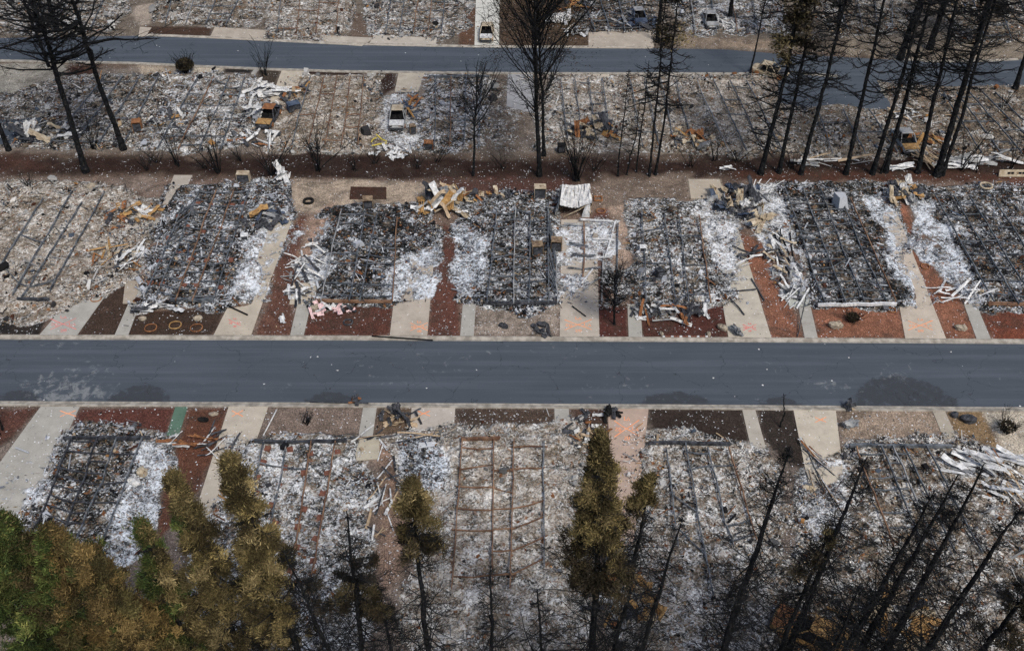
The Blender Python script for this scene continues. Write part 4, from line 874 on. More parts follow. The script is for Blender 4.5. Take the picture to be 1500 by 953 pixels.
bt('single thin black stem standing in the dark bed by the near kerb', (1143,625), (1147,600), 3.4, .06, nb=8, L=.3, t0=.3, seed=60, twigs=1, br=.015, group='thin burned saplings')
# ---- foreground
def ft_(label, base, via, top, r0=.27, **k):
    k.setdefault('tw_r', .0105); k['nb'] = int(k.get('nb', 190)*.64); k['L'] = k.get('L', 3.4)*.86; k.setdefault('twigs', 9); k.setdefault('br', .024); k.setdefault('t0', .18); k.setdefault('twl', .42)
    return tree(label, 'conifer' if k.get('foliage') else 'burned tree', base, via, top=top, r0=r0, group=GF, name='scorched_conifer' if k.get('foliage') else 'burned_pine', **k)
fo = dict(lo=.5, r=2.2, n=420, per=90, cs=.20, len=.19, wid=.085, up=1.7)
ft_('broad conifer at the bottom left corner, green inside with rusty brown edges', (150,1130), (5,790), (-8,752), .35, seed=71, nb=120, L=3.2, foliage=dict(fo, lo=.42, r=4.3, n=1700, green=.72, pal='brown', gaz=math.pi, pow=.75))
ft_('scorched conifer second from the left, orange-brown with a few green sprays', (240,1130), (75,805), (62,778), .33, seed=72, nb=120, L=3., foliage=dict(fo, lo=.40, r=3.8, n=1600, green=.50, pal='rusty', pow=.75))
ft_('low rounded brown conifer right of the broad green one', (310,1150), (140,860), (128,806), .30, seed=73, nb=110, L=2.6, foliage=dict(fo, lo=.35, r=3.1, n=1300, green=.34, pal='rusty', pow=.7))
ft_('narrow pointed conifer with a vivid green left side', (336,1105), (225,830), (206,772), .26, seed=74, nb=110, L=2.2, foliage=dict(fo, lo=.30, r=2.3, n=1150, green=.55, gaz=math.pi, pal='brown', pow=.85))
ft_('sparse olive-brown conifer with a black trunk showing, right of the green-sided one', (418,1100), (340,905), (250,694), .25, seed=75, nb=130, L=2.4, foliage=dict(fo, lo=.36, r=1.9, n=900, green=.14, pal='brown', pow=.75, dk=.12))
ft_('tallest golden-brown conifer of the left group with a bowed black trunk', (485,1100), (433,953), (325,672), .27, seed=76, nb=170, L=3.4, foliage=dict(fo, lo=.40, r=2.0, n=1200, green=.04, pal='brown', pow=.6, side=math.pi))
ft_('bare black tree with one dark brown tuft on its right side', (548,1090), (527,880), (513,748), .22, seed=77, foliage=dict(fo, lo=.5, hi=.82, r=1.9, n=150, pal='dark', side=0., pow=.3))
ft_('slim conifer with a small brown top above a bare black lower crown', (651,1090), (625,880), (605,703), .24, seed=78, foliage=dict(fo, lo=.78, r=1.2, n=380, pal='brown', pow=.65, dk=.35))
ft_('tall dense brown cone-topped conifer at the bottom centre', (860,1085), (868,900), (880,632), .30, seed=79, nb=230, L=4.0, foliage=dict(fo, lo=.62, r=2.0, n=1150, pal='brown', pow=.95, dk=.38))
ft_('black tree with a small tufted brown top right of the dense cone', (885,1085), (925,880), (956,698), .22, seed=80, foliage=dict(fo, lo=.865, r=1.1, n=110, pal='brown', pow=.5, dk=.3))
ft_('thin bare black tree leaning right, first one right of the small tufted top', (905,1085), (975,860), (1004,762), .19, seed=81, nb=130, L=2.4)
ft_('slender bare black tree standing before the rusty-railed home', (731,1080), (727,950), (723,828), .17, seed=82, nb=120, L=2.2, t0=.25)
ft_('short bare black tree close right of the one before the rusty rails', (792,1080), (788,953), (786,862), .15, seed=83, nb=120, L=2.6, t0=.2)
ft_('small bare black tree hidden low between the brown-topped conifers', (600,1090), (575,940), (560,850), .15, seed=84, nb=110, L=2.6, t0=.2)
ft_('wide bare black-twigged tree right of the tallest golden conifer', (560,1110), (480,950), (432,800), .2, seed=85, nb=170, L=3.8, t0=.2)
ft_('bare black pine with a long diagonal trunk and a feathery top', (1012,1075), (1057,949), (1160,655), .30, seed=86, nb=230, L=3.2, t0=.3)
ft_('bare black pine rising from the bottom beside the orange wreck', (1104,1075), (1155,953), (1272,668), .30, seed=87, nb=210, L=3.2, t0=.3)
ft_('slimmer black pine just left of the one by the orange wreck', (1074,1075), (1131,953), (1210,775), .24, seed=88, nb=210, L=3.4, t0=.15, foliage=dict(fo, lo=.8, r=.9, n=30, pal='dark', pow=.3))
ft_('black pine, left one of three parallel slanting trunks at lower right', (1174,1075), (1238,953), (1362,715), .26, seed=89, nb=210, L=3.0, t0=.3)
ft_('black pine, middle one of three parallel slanting trunks at lower right', (1195,1075), (1263,953), (1404,694), .28, seed=90, nb=220, L=3.0, t0=.3)
ft_('black pine, right one of three parallel slanting trunks, tip over white siding', (1235,1075), (1297,953), (1438,676), .29, seed=91, nb=200, L=2.9, t0=.3)
ft_('stout black pine slanting steeply past the lower right corner', (1262,1090), (1352,953), (1512,740), .34, seed=92, nb=200, L=3.2, t0=.3)
ft_('black pine in the lower right corner with a dark brown lower crown', (1330,1075), (1438,949), (1530,840), .3, seed=93, nb=200, L=3.4, t0=.15, foliage=dict(fo, lo=.45, r=2.2, n=80, pal='dark', pow=.4))
ft_('small twiggy black tree filling the gap left of the orange wreck', (1010,1120), (1060,950), (1100,845), .16, seed=94, nb=170, L=3.2, t0=.15)
ft_('small twiggy black tree between the orange wreck and the slanting trio', (1150,1120), (1215,950), (1262,850), .16, seed=95, nb=170, L=3.2, t0=.15)

# ------------------------------------------------------------------ scrap heaps: bent sheets, siding, beams
def bent_sheet(r, c, L, W, rot, pitch, roll, bend, ribs=4, th=.02):
    m = ribs*2+1; n = 7; s = np.linspace(-.5, .5, n); u = np.linspace(-.5, .5, m)
    S, U = np.meshgrid(s, u, indexing='ij'); x = S*L; y = U*W*(1-.25*r.random()*S)
    z = bend*np.sin(S*math.pi+r.uniform(-.5, .5))*L*.35+(np.arange(m) % 2)[None]*.035*W*2+r.normal(0, .06*W, S.shape)*2+roll*y
    Pn = np.stack([x, y, z], 2).reshape(-1, 3); ca, sa = math.cos(pitch), math.sin(pitch)
    Pn = Pn@np.array([[ca, 0, sa], [0, 1, 0], [-sa, 0, ca]]); ca, sa = math.cos(rot), math.sin(rot); Pn = Pn@np.array([[ca, sa, 0], [-sa, ca, 0], [0, 0, 1]])
    Pn[:, 2] += -Pn[:, 2].min()+c[2]; Pn[:, :2] += c[:2]
    k = (np.arange(n-1)[:, None]*m+np.arange(m-1)[None]).ravel(); F = np.stack([k, k+1, k+m+1, k+m], 1); N = n*m
    ring = list(range(m))+[i*m+m-1 for i in range(1, n)]+[(n-1)*m+i for i in range(m-2, -1, -1)]+[i*m for i in range(n-2, 0, -1)]
    side = [[ring[(i+1) % len(ring)], ring[i], N+ring[i], N+ring[(i+1) % len(ring)]] for i in range(len(ring))]
    return np.concatenate([Pn+[0, 0, th], Pn]), np.concatenate([F[:, ::-1], F+N, np.array(side)])
def heap(label, c, rx, ry, n, L, W, mats, rot=None, seed=0, hgt=.5, bend=.35, jit=.5, part='bent_sheet', name='scrap_heap', cat='scrap heap', pit=.25, ribs=3):
    n = int(n*1.5); L *= .82; W *= .72; bend *= 1.25; r = np.random.default_rng(seed+900); g = G(*c); root = empty(name, tuple(g), label, cat, 'heaps of burned scrap')
    for i in range(n):
        a = r.uniform(0, 2*math.pi); q = math.sqrt(r.random())
        cc = np.array([math.cos(a)*q*rx, math.sin(a)*q*ry, .04+hgt*(1-q)*r.uniform(.2, 1)])
        ro = (r.uniform(0, math.pi) if rot is None else rot+r.normal(0, jit))
        V, F = bent_sheet(r, cc, L*r.uniform(.45, 1.2), W*r.uniform(.5, 1.3), ro, r.normal(0, pit), r.normal(0, .3), bend*r.uniform(-.6, 1.2), ribs)
        link(part, mesh(part, V, F, mat=M[mats[r.integers(len(mats))]]), root)
    return root
W2 = ['white', 'white2', 'white2', 'beam_light']
heap('big fan of white corrugated roofing left of the rusty burned car, upper part', (398,137), 2.0, 1.0, 9, 3.2, .8, W2, rot=.45, seed=1, jit=.28, hgt=.7)
heap('white corrugated roofing spread beside the rusty burned car, lower fan', (372,172), 1.3, 1.9, 11, 3.4, .7, W2, rot=1.2, seed=2, jit=.35, hgt=.7)
heap('white sheet scraps below the rusty car with rusty red bars', (378,205), 2.2, 1.6, 12, 2.2, .4, ['white', 'white2', 'rust', 'dark'], seed=3)
heap('curled white metal sheet at the back corner of the white-strip home', (416,264), .8, .7, 5, 2.0, .7, ['white', 'white', 'white2'], rot=2.0, seed=4, jit=.3, hgt=.9, pit=.5)
heap('crossed white panels between the two left homes of the middle row', (193,376), 1.2, 1.8, 9, 2.6, .4, ['white', 'white', 'white2', 'dark'], rot=1.2, seed=5, jit=.8)
heap('orange and rust sheet scraps behind the crossed white panels', (196,318), 2.6, 2.2, 20, 1.5, .55, ['gold', 'rust', 'white2', 'dark', 'gold', 'tan'], seed=6)
heap('rust-gold strips on ash left of the beam ladder', (163,375), 1.8, 1.6, 8, 2.4, .25, ['gold', 'rust', 'tan'], rot=1.1, seed=7)
heap('dark crumpled sheets on the right of the beam ladder', (386,322), 1.9, 1.8, 16, 2., .7, ['dark', 'blue', 'beam_light', 'dark', 'gold'], seed=8, hgt=.8)
heap('tangle of whitish siding strips left of the rust-beamed home', (447,398), 1.4, 4.2, 32, 2.0, .28, ['white', 'white2', 'white2', 'beam_light', 'dark'], seed=9, hgt=.4)
heap('flat white gutter pieces on the red bed beside the siding tangle', (442,432), 1.0, .5, 4, 2.0, .35, ['white'], rot=.1, seed=10, jit=.2)
heap('big heap of buckled tan metal and bent white strips between two homes', (648,300), 3.0, 2.3, 26, 2.6, .9, ['tan', 'tan', 'gold', 'white', 'beam_light', 'dark', 'wood'], seed=11, hgt=1.7, bend=.6, pit=.5)
heap('row of burned rusty lumps along the back of a middle-row home', (695,292), 3.8, .9, 16, 1.1, .6, ['gold', 'dark', 'tan', 'dark', 'rust'], seed=12, hgt=.7, bend=.7)
heap('dark heap of crumpled sheets with tan panels, left of the white-beam home', (1088,300), 3.4, 2.6, 30, 1.9, .8, ['dark', 'dark', 'blue', 'beam_light', 'tan', 'dark', 'white2'], seed=13, hgt=1.1, bend=.5, pit=.4)
heap('long tan panels lying side by side beside the dark heap', (1110,312), 1.2, 2.6, 5, 3.2, .9, ['tan'], rot=1.25, seed=14, jit=.35, bend=.1)
heap('white railing-like strips at the back corner of the dark heap', (1118,276), 1.2, .9, 7, 2.8, .14, ['white'], rot=.35, seed=15, jit=.5)
heap('white flakes and boards with black poles beside the white-beam home', (1148,388), 1.3, 5.5, 34, 1.7, .3, ['white', 'white', 'tan', 'beam_light', 'dark'], rot=2.0, seed=16, jit=.7)
heap('white planks fallen across the red bed beside the square drive', (1108,385), 1.6, 1.6, 8, 2.6, .28, ['white', 'white2', 'dark'], rot=.5, seed=17, jit=.6)
heap('pale crumpled sheets at the top of the red path between two right homes', (1322,287), 2.2, 1.8, 22, 1.7, .75, ['tan', 'white2', 'dark', 'beam_light', 'gold', 'tan'], seed=18, hgt=.9, bend=.6)
heap('white boards in an arrow shape by the red path at right', (1402,432), 2.6, 1.2, 9, 2.8, .26, ['white'], rot=.5, seed=19, jit=.45)
heap('white boards against the front corner of the white-beam home drive', (1162,438), .9, 1.0, 5, 2.3, .16, ['white'], rot=.9, seed=20, jit=.2)
heap('dark scraps with white bent strips in front of the thin-railed home', (985,462), 3.6, 1.3, 26, 1.9, .38, ['dark', 'dark', 'white', 'white2', 'beam_light', 'rust'], seed=21)
heap('pink-tinged scraps in front of the rust-beamed home', (482,458), 2.2, .6, 12, 1.3, .5, ['pink', 'white2', 'pink', 'dark'], seed=22)
heap('white ragged sheet on dark soil by the orange-painted left drive', (228,456), 1.8, .5, 8, 2.2, .5, ['white', 'white', 'white2', 'dark'], rot=.1, seed=23, jit=.3)
heap('white scraps spilled on the dark strip behind the two burned cars', (572,225), 2.1, 1.2, 26, .8, .4, ['white'], seed=24, hgt=.4)
heap('crumpled cream tarp-like sheet at the foot of the left pines', (73,201), 3.4, 1.5, 14, 3.0, 1.1, ['tan', 'white2', 'dark', 'beam_light'], rot=.1, seed=25, bend=.7, hgt=.7)
heap('heap of rusty bent metal right of the fan-shaped tree', (872,196), 3.0, 1.6, 24, 1.9, .8, ['gold', 'tan', 'rust', 'dark', 'dark'], seed=26, hgt=1.0, bend=.7, pit=.5)
heap('rust-gold bent metal heap further right of the fan-shaped tree', (1008,207), 2.4, 1.2, 16, 1.8, .6, ['gold', 'tan', 'rust', 'dark'], seed=27, bend=.6)
heap('long white boards on the strip between the right-hand pine trunks', (1210,240), 4.6, .6, 6, 4.2, .28, ['white2', 'wood', 'beam_light'], rot=.02, seed=28, jit=.08)
heap('bright white panel lying on the strip below the gold car', (1317,251), .8, .1, 2, 3.6, .5, ['white'], rot=.0, seed=29, jit=.04, bend=.05)
heap('white sheet scraps along the strip at far right', (1418,241), 5.0, 1.2, 10, 4.0, .6, ['white2', 'white2', 'white', 'beam_light'], rot=-.1, seed=30, jit=.12)
heap('bundle of bare planks leaning behind the thick pine', (1357,236), 1.0, .8, 10, 3.2, .18, ['wood'], rot=2.3, seed=31, jit=.15, pit=.3)
heap('long white panel lying alone on the strip', (1062,251), .8, .1, 2, 2.2, .35, ['white'], rot=.1, seed=32, jit=.05, bend=.03)
heap('great pile of white siding slabs at lower right', (1438,684), 3.4, 1.0, 16, 3.4, .5, ['white', 'white', 'white', 'beam_light'], rot=-.62, seed=33, jit=.13, bend=.12, hgt=.5, part='siding_slab')
heap('white siding remnants trailing off below the great white pile', (1468,722), 2.2, .8, 12, 1.8, .36, ['white', 'white2'], rot=-.75, seed=34, jit=.25, part='siding_slab')
heap('bare laths and rusty bars beside the white siding pile', (1476,706), .7, 2.2, 10, 3.0, .12, ['wood', 'rust', 'wood'], rot=-1.05, seed=35, jit=.15, bend=.1)
heap('rust-red and white poles beside the bare drive at right', (1194,690), .8, 2.8, 10, 3.6, .13, ['rust', 'white', 'dark', 'wood'], rot=-1.2, seed=36, jit=.22, bend=.05)
heap('white and brown boards at the garden end by the left home, near row', (282,648), 2.4, .6, 9, 1.9, .3, ['white', 'dark', 'white2', 'rust'], rot=.05, seed=37, jit=.3)
heap('white strips and dark poles leaning over the second near drive', (322,652), 1.2, 1.6, 8, 2.4, .16, ['dark', 'white', 'dark', 'white2'], rot=1.0, seed=38, jit=.5)
heap('long pale siding strips in the gap left of the pale home', (562,715), 1.0, 4.5, 16, 2.2, .18, ['white', 'white2', 'wood', 'dark'], rot=1.4, seed=39, jit=.45)
heap('pale boards lying crosswise before the pale home, kerb side', (590,645), 3.6, .6, 7, 3.4, .16, ['wood', 'white2', 'dark'], rot=.1, seed=40, jit=.2)
heap('tangled black scrap and coil in the second narrow garden', (588,614), 1.5, .9, 14, 1.4, .4, ['dark', 'dark', 'wood'], seed=41, bend=.7)
heap('dark tangle with metal bits in the garden right of the pale home', (862,632), 1.6, 2.0, 22, 1.0, .35, ['dark', 'rust', 'white2', 'wood', 'dark'], seed=42)
heap('rusty and white scrap under the black trees at bottom centre', (905,870), 2.0, 2.2, 26, 1.5, .4, ['gold', 'rust', 'white', 'beam_light', 'dark', 'dark'], seed=43, hgt=.8)
heap('crumpled ochre sheets just right of the tufted tree trunk', (945,885), .9, 1.8, 10, 1.5, .6, ['gold', 'tan', 'gold'], seed=44, hgt=.8)
heap('ochre and cream crumpled panels between the slanting trio of trunks', (1322,912), 1.9, 2.2, 16, 2.0, .8, ['gold', 'tan', 'gold', 'dark', 'white2'], seed=45, hgt=1.)
heap('pale laths fanned out right of the orange wreck', (1248,925), 1.4, 1.2, 12, 2.6, .14, ['wood', 'tan', 'gold'], rot=-.9, seed=46, jit=.3)
heap('scrap metal lumps and twisted posts in the carport of the two cars', (602,160), 1.4, 2.6, 22, 1.6, .35, ['dark', 'rust', 'gold', 'wood', 'dark', 'blue'], seed=47, hgt=.7)
heap('rusty brown scrap at the end of the tan drive by the far road', (430,138), 2.0, 2.2, 18, 1.5, .4, ['rust', 'dark', 'gold', 'dark', 'wood'], seed=48, hgt=.6)
heap('rust-gold lumps left of the beamed home below the far road', (252,178), 2.8, 1.6, 18, 1.3, .5, ['gold', 'dark', 'rust', 'white2'], seed=49, bend=.7)
heap('white crumpled sheets on the brown yard beyond the far road', (823,32), 1.8, 1.1, 9, 1.8, .8, ['white', 'white2'], seed=50, hgt=.4)
heap('white broken frames at the verge beyond the far road', (845,50), 1.6, 1.0, 9, 1.9, .4, ['white', 'white2', 'beam_light'], seed=51)
heap('rusty heap at the top edge right of the fan-shaped tree', (838,10), 2.6, 2.0, 16, 1.5, .5, ['rust', 'gold', 'dark'], seed=52)
heap('dark blue-grey bent sheets in the top centre home', (930,35), 3.0, 2.0, 16, 2.0, .6, ['blue', 'dark', 'beam_light'], seed=53)
heap('rusty gold scrap right of the gold car', (1350,205), 2.0, 1.2, 12, 1.6, .5, ['gold', 'dark', 'rust'], seed=54)
heap('white splintered scrap behind the gold car', (1327,170), 1.4, 1.6, 14, 1.5, .25, ['white', 'white2', 'wood'], seed=55)
heap('white chips pile beyond the far road by the grey wreck', (1062,38), 2.4, 2.0, 22, 1.3, .3, ['white', 'white2'], seed=56)

# ------------------------------------------------------------------ buckled white shed
def shed():
    c = G(842,318); root = empty('metal_shed', tuple(c), 'buckled white metal shed with a folded roof and an open dark front', 'shed')
    w_, d_, h_ = 2.75, 2.2, 2.1; r = np.random.default_rng(3)
    def panel(nm, a, b, cc, d, mat, nu=11, nv=6, warp=.07, rib=.05):
        a, b, cc, d = map(lambda q: np.array(q, float), (a, b, cc, d)); V = []; nrm = np.cross(b-a, d-a); nrm /= np.linalg.norm(nrm)
        for v in np.linspace(0, 1, nv):
            for i, u in enumerate(np.linspace(0, 1, nu)):
                p = (a*(1-u)+b*u)*(1-v)+(d*(1-u)+cc*u)*v; V.append(p+nrm*((i % 2)*rib+r.normal(0, warp)*(1 if 0 < v < 1 else .3)))
        V = np.array(V); k = (np.arange(nv-1)[:, None]*nu+np.arange(nu-1)[None]).ravel(); F = np.stack([k, k+1, k+nu+1, k+nu], 1); N = len(V)
        link(nm, mesh(nm, np.concatenate([V, V-nrm*.03]), np.concatenate([F, F[:, ::-1]+N]), mat=M[mat]), root)
    x0, x1, y0, y1 = -w_/2, w_/2, 0, d_
    panel('roof_panel', (x0-.1,y0-.2,1.5), (0,y0-.1,1.05), (0,y1+.1,h_-.1), (x0+.2,y1+.1,h_+.05), 'white2', warp=.10)
    panel('roof_panel', (0,y0-.1,1.05), (x1+.15,y0-.2,1.75), (x1+.05,y1+.1,h_+.1), (0,y1+.1,h_-.1), 'white2', warp=.10)
    panel('side_wall', (x0-.55,y0,0), (x0-.1,y1,0), (x0+.1,y1,h_), (x0-.15,y0,1.5), 'beam_light')
    panel('side_wall', (x1,y0,0), (x1,y1,0), (x1,y1,h_+.05), (x1+.1,y0,1.7), 'tan')
    panel('rear_wall', (x0,y1,0), (x1,y1,0), (x1,y1,h_), (x0,y1,h_), 'white2')
    panel('front_strip', (x1-.75,y0,0), (x1,y0,0), (x1,y0,1.65), (x1-.45,y0,1.4), 'white', nu=4, nv=4, warp=.03)
    mb = MB(); mb.bar([(x0+.3, y0+.05, 0), (.4, y0-.05, .9), (x1-.2, y0, 1.5)], .12, .06); mb.build('fallen_frame', M['tan'], root)
shed()
# collapsed carport frame on the white-dusted slab
def frame_lines(label, lines, mats, name, cat, z=.5, wd=.1):
    c = G(*lines[0][0]); root = empty(name, tuple(c), label, cat); r = np.random.default_rng(9)
    for i, (a, b) in enumerate(lines):
        A, B = G(*a), G(*b); A[2] = z*r.uniform(.3, 1); B[2] = z*r.uniform(.3, 1); m_ = (A+B)/2+np.array([0, 0, -.1])+r.normal(0, .07, 3)
        mb = MB(); mb.bar(np.array([A, m_, B])-c, wd, wd); mb.build('frame_bar', M[mats[i % len(mats)]], root)
frame_lines('fallen white carport frame lying as a grid on the white-dusted slab', [((850,327),(897,327)),((826,333),(868,333)),((868,354),(900,354)),((833,361),(862,364)),((865,382),(895,381)),((838,377),(872,379)),((832,395),(880,396)),((901,327),(886,380)),((884,372),(881,449)),((855,330),(853,420)),((905,330),(903,450)),((868,397),(852,420)),((855,430),(880,410))], ['white','beam_light','white','beam','white','beam','beam','white','beam_light','beam_rust','beam'], 'carport_frame', 'carport frame', wd=.12)
frame_lines('black poles lying on pale ash beside the white-beam home', [((1134,343),(1145,375)),((1142,342),(1165,392)),((1157,342),(1164,393)),((1150,392),(1160,415))], ['soot'], 'black_pole', 'poles', .2, .1)
frame_lines('thin bent rods on the white-dusted slab of the thin-railed home drive', [((1072,363),(1103,374)),((1035,429),(1107,427)),((1100,410),(1119,441)),((1068,440),(1090,463)),((1085,372),(1093,380))], ['dark'], 'bent_rod', 'rods', .3, .09)
frame_lines('yellow triangular tube frame on white scraps behind the burned cars', [((545,217),(552,206)),((552,206),(567,216)),((567,216),(545,217))], ['yellow'], 'tube_frame', 'frame', .8, .1)

# ------------------------------------------------------------------ burned cars
def car(label, c, yaw, body='white2', hood='gold', roof='white2', s=1., sunk=.0, group='burned-out cars'):
    root = empty('burned_car', tuple(G(*c)), label, 'burned car', group); root.rotation_euler = (0, 0, yaw); root.location.z = .05-sunk
    r = np.random.default_rng(int(abs(c[0]))); L, W, H = 4.5*s, 1.78*s, 1.42*s
    # lower body: cross sections along x (front = +x), wheel arches cut as raised lower edge
    xs_ = np.array([-.5,-.46,-.40,-.34,-.27,-.2,0,.14,.22,.28,.35,.41,.47,.5])*L
    top = np.array([.60,.70,.72,.73,.74,.74,.74,.74,.73,.72,.71,.68,.62,.52])*s; wid = np.array([.78,.92,.97,1,1,1,1,1,1,1,.98,.95,.88,.74])*W/2
    low = np.array([.28,.25,.22,.50,.52,.22,.2,.2,.22,.50,.52,.22,.25,.28])*s; V = []; F = []
    for x, t_, w_, l_ in zip(xs_, top, wid, low):
        d = r.normal(0, .015, 6); V += [(x, -w_*.93, l_), (x, -w_, l_+(t_-l_)*.5+d[0]), (x, -w_*.93, t_+d[1]), (x, w_*.93, t_+d[2]), (x, w_, l_+(t_-l_)*.5+d[3]), (x, w_*.93, l_)]
    n = len(xs_)
    for i in range(n-1):
        for k in range(6):
            if k == 2 and 3 <= i <= 7: continue      # open to the cabin
            a = i*6+k; b = i*6+(k+1) % 6; F.append([a, b, b+6, a+6])
    F += [[5, 4, 1, 0], [4, 3, 2, 1], [6*n-6, 6*n-5, 6*n-2, 6*n-1], [6*n-5, 6*n-4, 6*n-3, 6*n-2]]
    link('body', mesh('body', V, F, mat=M[body]), root)
    mb = MB(); mb.box((.36*L, 0, .735*s), (.23*L, W*.86, .05), 0, (0, .06)); mb.build('hood', M[hood], root)
    mb = MB(); mb.box((-.09*L, 0, H), (.27*L, W*.70, .05), taper=.92); mb.build('roof', M[roof], root)
    mb = MB()
    for sy in (-1, 1):
        for (xa, xb) in ((.20, .045), (-.06, -.06), (-.34, -.225)):
            mb.bar([(xa*L, sy*W*.45, .72*s), (xb*L, sy*W*.35, H)], .07, .07)
    mb.build('window_pillars', M[body], root)
    mb = MB(); mb.box((-.07*L, 0, .42*s), (.50*L, W*.86, .1)); 
    for (x, y) in ((.05,-.22),(.05,.22),(-.2,0)):
        mb.box((x*L, y*W, .66*s), (.12, (.30 if y else .8)*W, .42), 0, (0, -.2)); mb.box((x*L+.2, y*W, .5*s), (.42, (.30 if y else .8)*W, .1))
    mb.build('burned_seats', M['soot'], root)
    mb = MB(); mb.box((.505*L, 0, .38*s), (.10, W*.82, .2)); mb.build('bumper', M['dark'], root)
    mb = MB(); mb.box((-.505*L, 0, .42*s), (.10, W*.86, .2)); mb.build('bumper', M['dark'], root)
    for sy in (-1, 1):
        mb = MB(); mb.box((.487*L, sy*W*.33, .55*s), (.06, .26*s, .14*s)); mb.build('headlight', M['soot'], root)
        for x in (.315, -.305):
            mb = MB(); a = np.linspace(0, 2*math.pi, 17)[:-1]; mb.tube(np.stack([x*L+.22*np.cos(a), np.full(16, sy*W*.46), .27+.22*np.sin(a)], 1), .07, 6, closed=True)
            mb.tube([(x*L, sy*W*.42, .27), (x*L, sy*W*.50, .27)], .17, 12); mb.build('wheel', M['rust'], root)
    return root
hp = math.pi/2
car('white burned-out car facing the street on the long pale drive at the top', (713,53), -hp-.02, 'tan', 'white2', 'tan', .95)
car('rusty burned-out car with an ochre hood beside the fan of white roofing', (395,176), -hp-.12, 'dark', 'gold', 'rust', 1.0)
car('pale ash-coated car wreck with an open dark windscreen, left of the rusty posts', (583,178), -hp+.02, 'beam_light', 'white2', 'tan', 1.0)
car('gold-hooded burned-out car among the leaning right-hand pines', (1324,212), -hp+.05, 'beam_light', 'gold', 'beam_light', 1.0)
car('ash-grey car wreck beyond the far road at the top right of centre', (1040,35), -hp, 'beam_light', 'beam_light', 'beam_light', .95)
car('dark blue-grey car wreck beyond the far road among dark sheets', (935,30), -hp+.1, 'blue', 'blue', 'beam_light', .95)
car('burned-out car lying slantwise at the kerb beside the island and pines', (1127,110), -.5, 'tan', 'dark', 'tan', .95)
car('orange-rusted burned-out vehicle at the bottom edge under the black trees', (1188,935), 2.6, 'gold', 'rust', 'gold', 1.1)
# small things ------------------------------------------------------------
def ring(label, c, rad, tube, mat, sq=False, name='planter_ring', cat='planter ring', group=None, z=.06):
    g = G(*c); a = np.linspace(0, 2*math.pi, 25)[:-1]; rr = rad*(1/np.maximum(abs(np.cos(a)), abs(np.sin(a))) if sq else 1)
    mb = MB(); mb.tube(np.stack([g[0]+rr*np.cos(a), g[1]+rr*np.sin(a), np.full(24, z+tube*.6)+.02*np.sin(a*3)], 1), tube, 7, closed=True)
    o = mb.build(name, M[mat], None, smooth=True, loc=tuple(g)); return tag(o, label, cat, group)
PG = 'rusty ring edgings on the gardens'
for l, c, rd in [('left one of three rusty ring edgings in the dark front bed', (221,481), .48), ('middle one of three rusty ring edgings in the dark front bed', (257,477), .48), ('right one of three rusty ring edgings in the dark front bed', (288,481), .48),
                 ('rusty ring edging beside the left spray-painted drive', (141,438), .44), ('rusty ring edging in the red gap behind the carport frame', (880,310), .40), ('rusty ring on the red path at far right, upper one', (1355,391), .36), ('small rusty ring on the red path at far right, lower one', (1381,440), .34), ('rusty ring edging under the white-beamed home front', (1306,455), .32)]:
    ring(l, c, rd, .05, 'rust' if 'left' in l else 'gold' if 'middle' in l else 'rust', group=PG)
ring('rusty square frame in the red gap behind the carport frame', (876,292), .36, .07, 'rust', True, 'square_frame', 'frame')
ring('black tyre lying on the bare tan pad behind the middle row', (452,296), .42, .13, 'soot', name='tyre', cat='tyre')
ring('round rusty tub rim standing behind the rightmost home', (1442,279), .55, .10, 'tan', name='metal_tub', cat='tub', z=.5)
ring('rusty coiled hose ring in the tangled scrap garden', (577,617), .45, .04, 'wood', name='hose_coil', cat='hose')
ring('dark ring lying on the front of the red bed by the pink scraps', (510,473), .36, .07, 'dark', name='black_ring', cat='ring')
ring('white washer-drum ring at the bottom edge', (1030,945), .42, .10, 'white2', name='drum_ring', cat='drum')
def rock(label, c, s, seed, mat='rock', name='boulder', cat='boulder'):
    r = np.random.default_rng(seed); g = G(*c); V = []; F = []; nu, nv = 12, 7
    for j in range(nv):
        ph = math.pi*(j+.02)/(nv-.96)
        for i in range(nu):
            th = 2*math.pi*i/nu; q = 1+.20*math.sin(2*th+seed)+.13*math.cos(3*ph+th)+r.normal(0, .05)
            V.append((s[0]*q*math.sin(ph)*math.cos(th), s[1]*q*math.sin(ph)*math.sin(th), s[2]*(math.cos(ph)*q+.62)))
    for j in range(nv-1):
        for i in range(nu): a = j*nu+i; b = j*nu+(i+1) % nu; F.append([a, a+nu, b+nu, b])
    o = link(name, mesh(name, V, F, mat=M[mat]), None, tuple(g)); return tag(o, label, cat, 'boulders in the gardens')
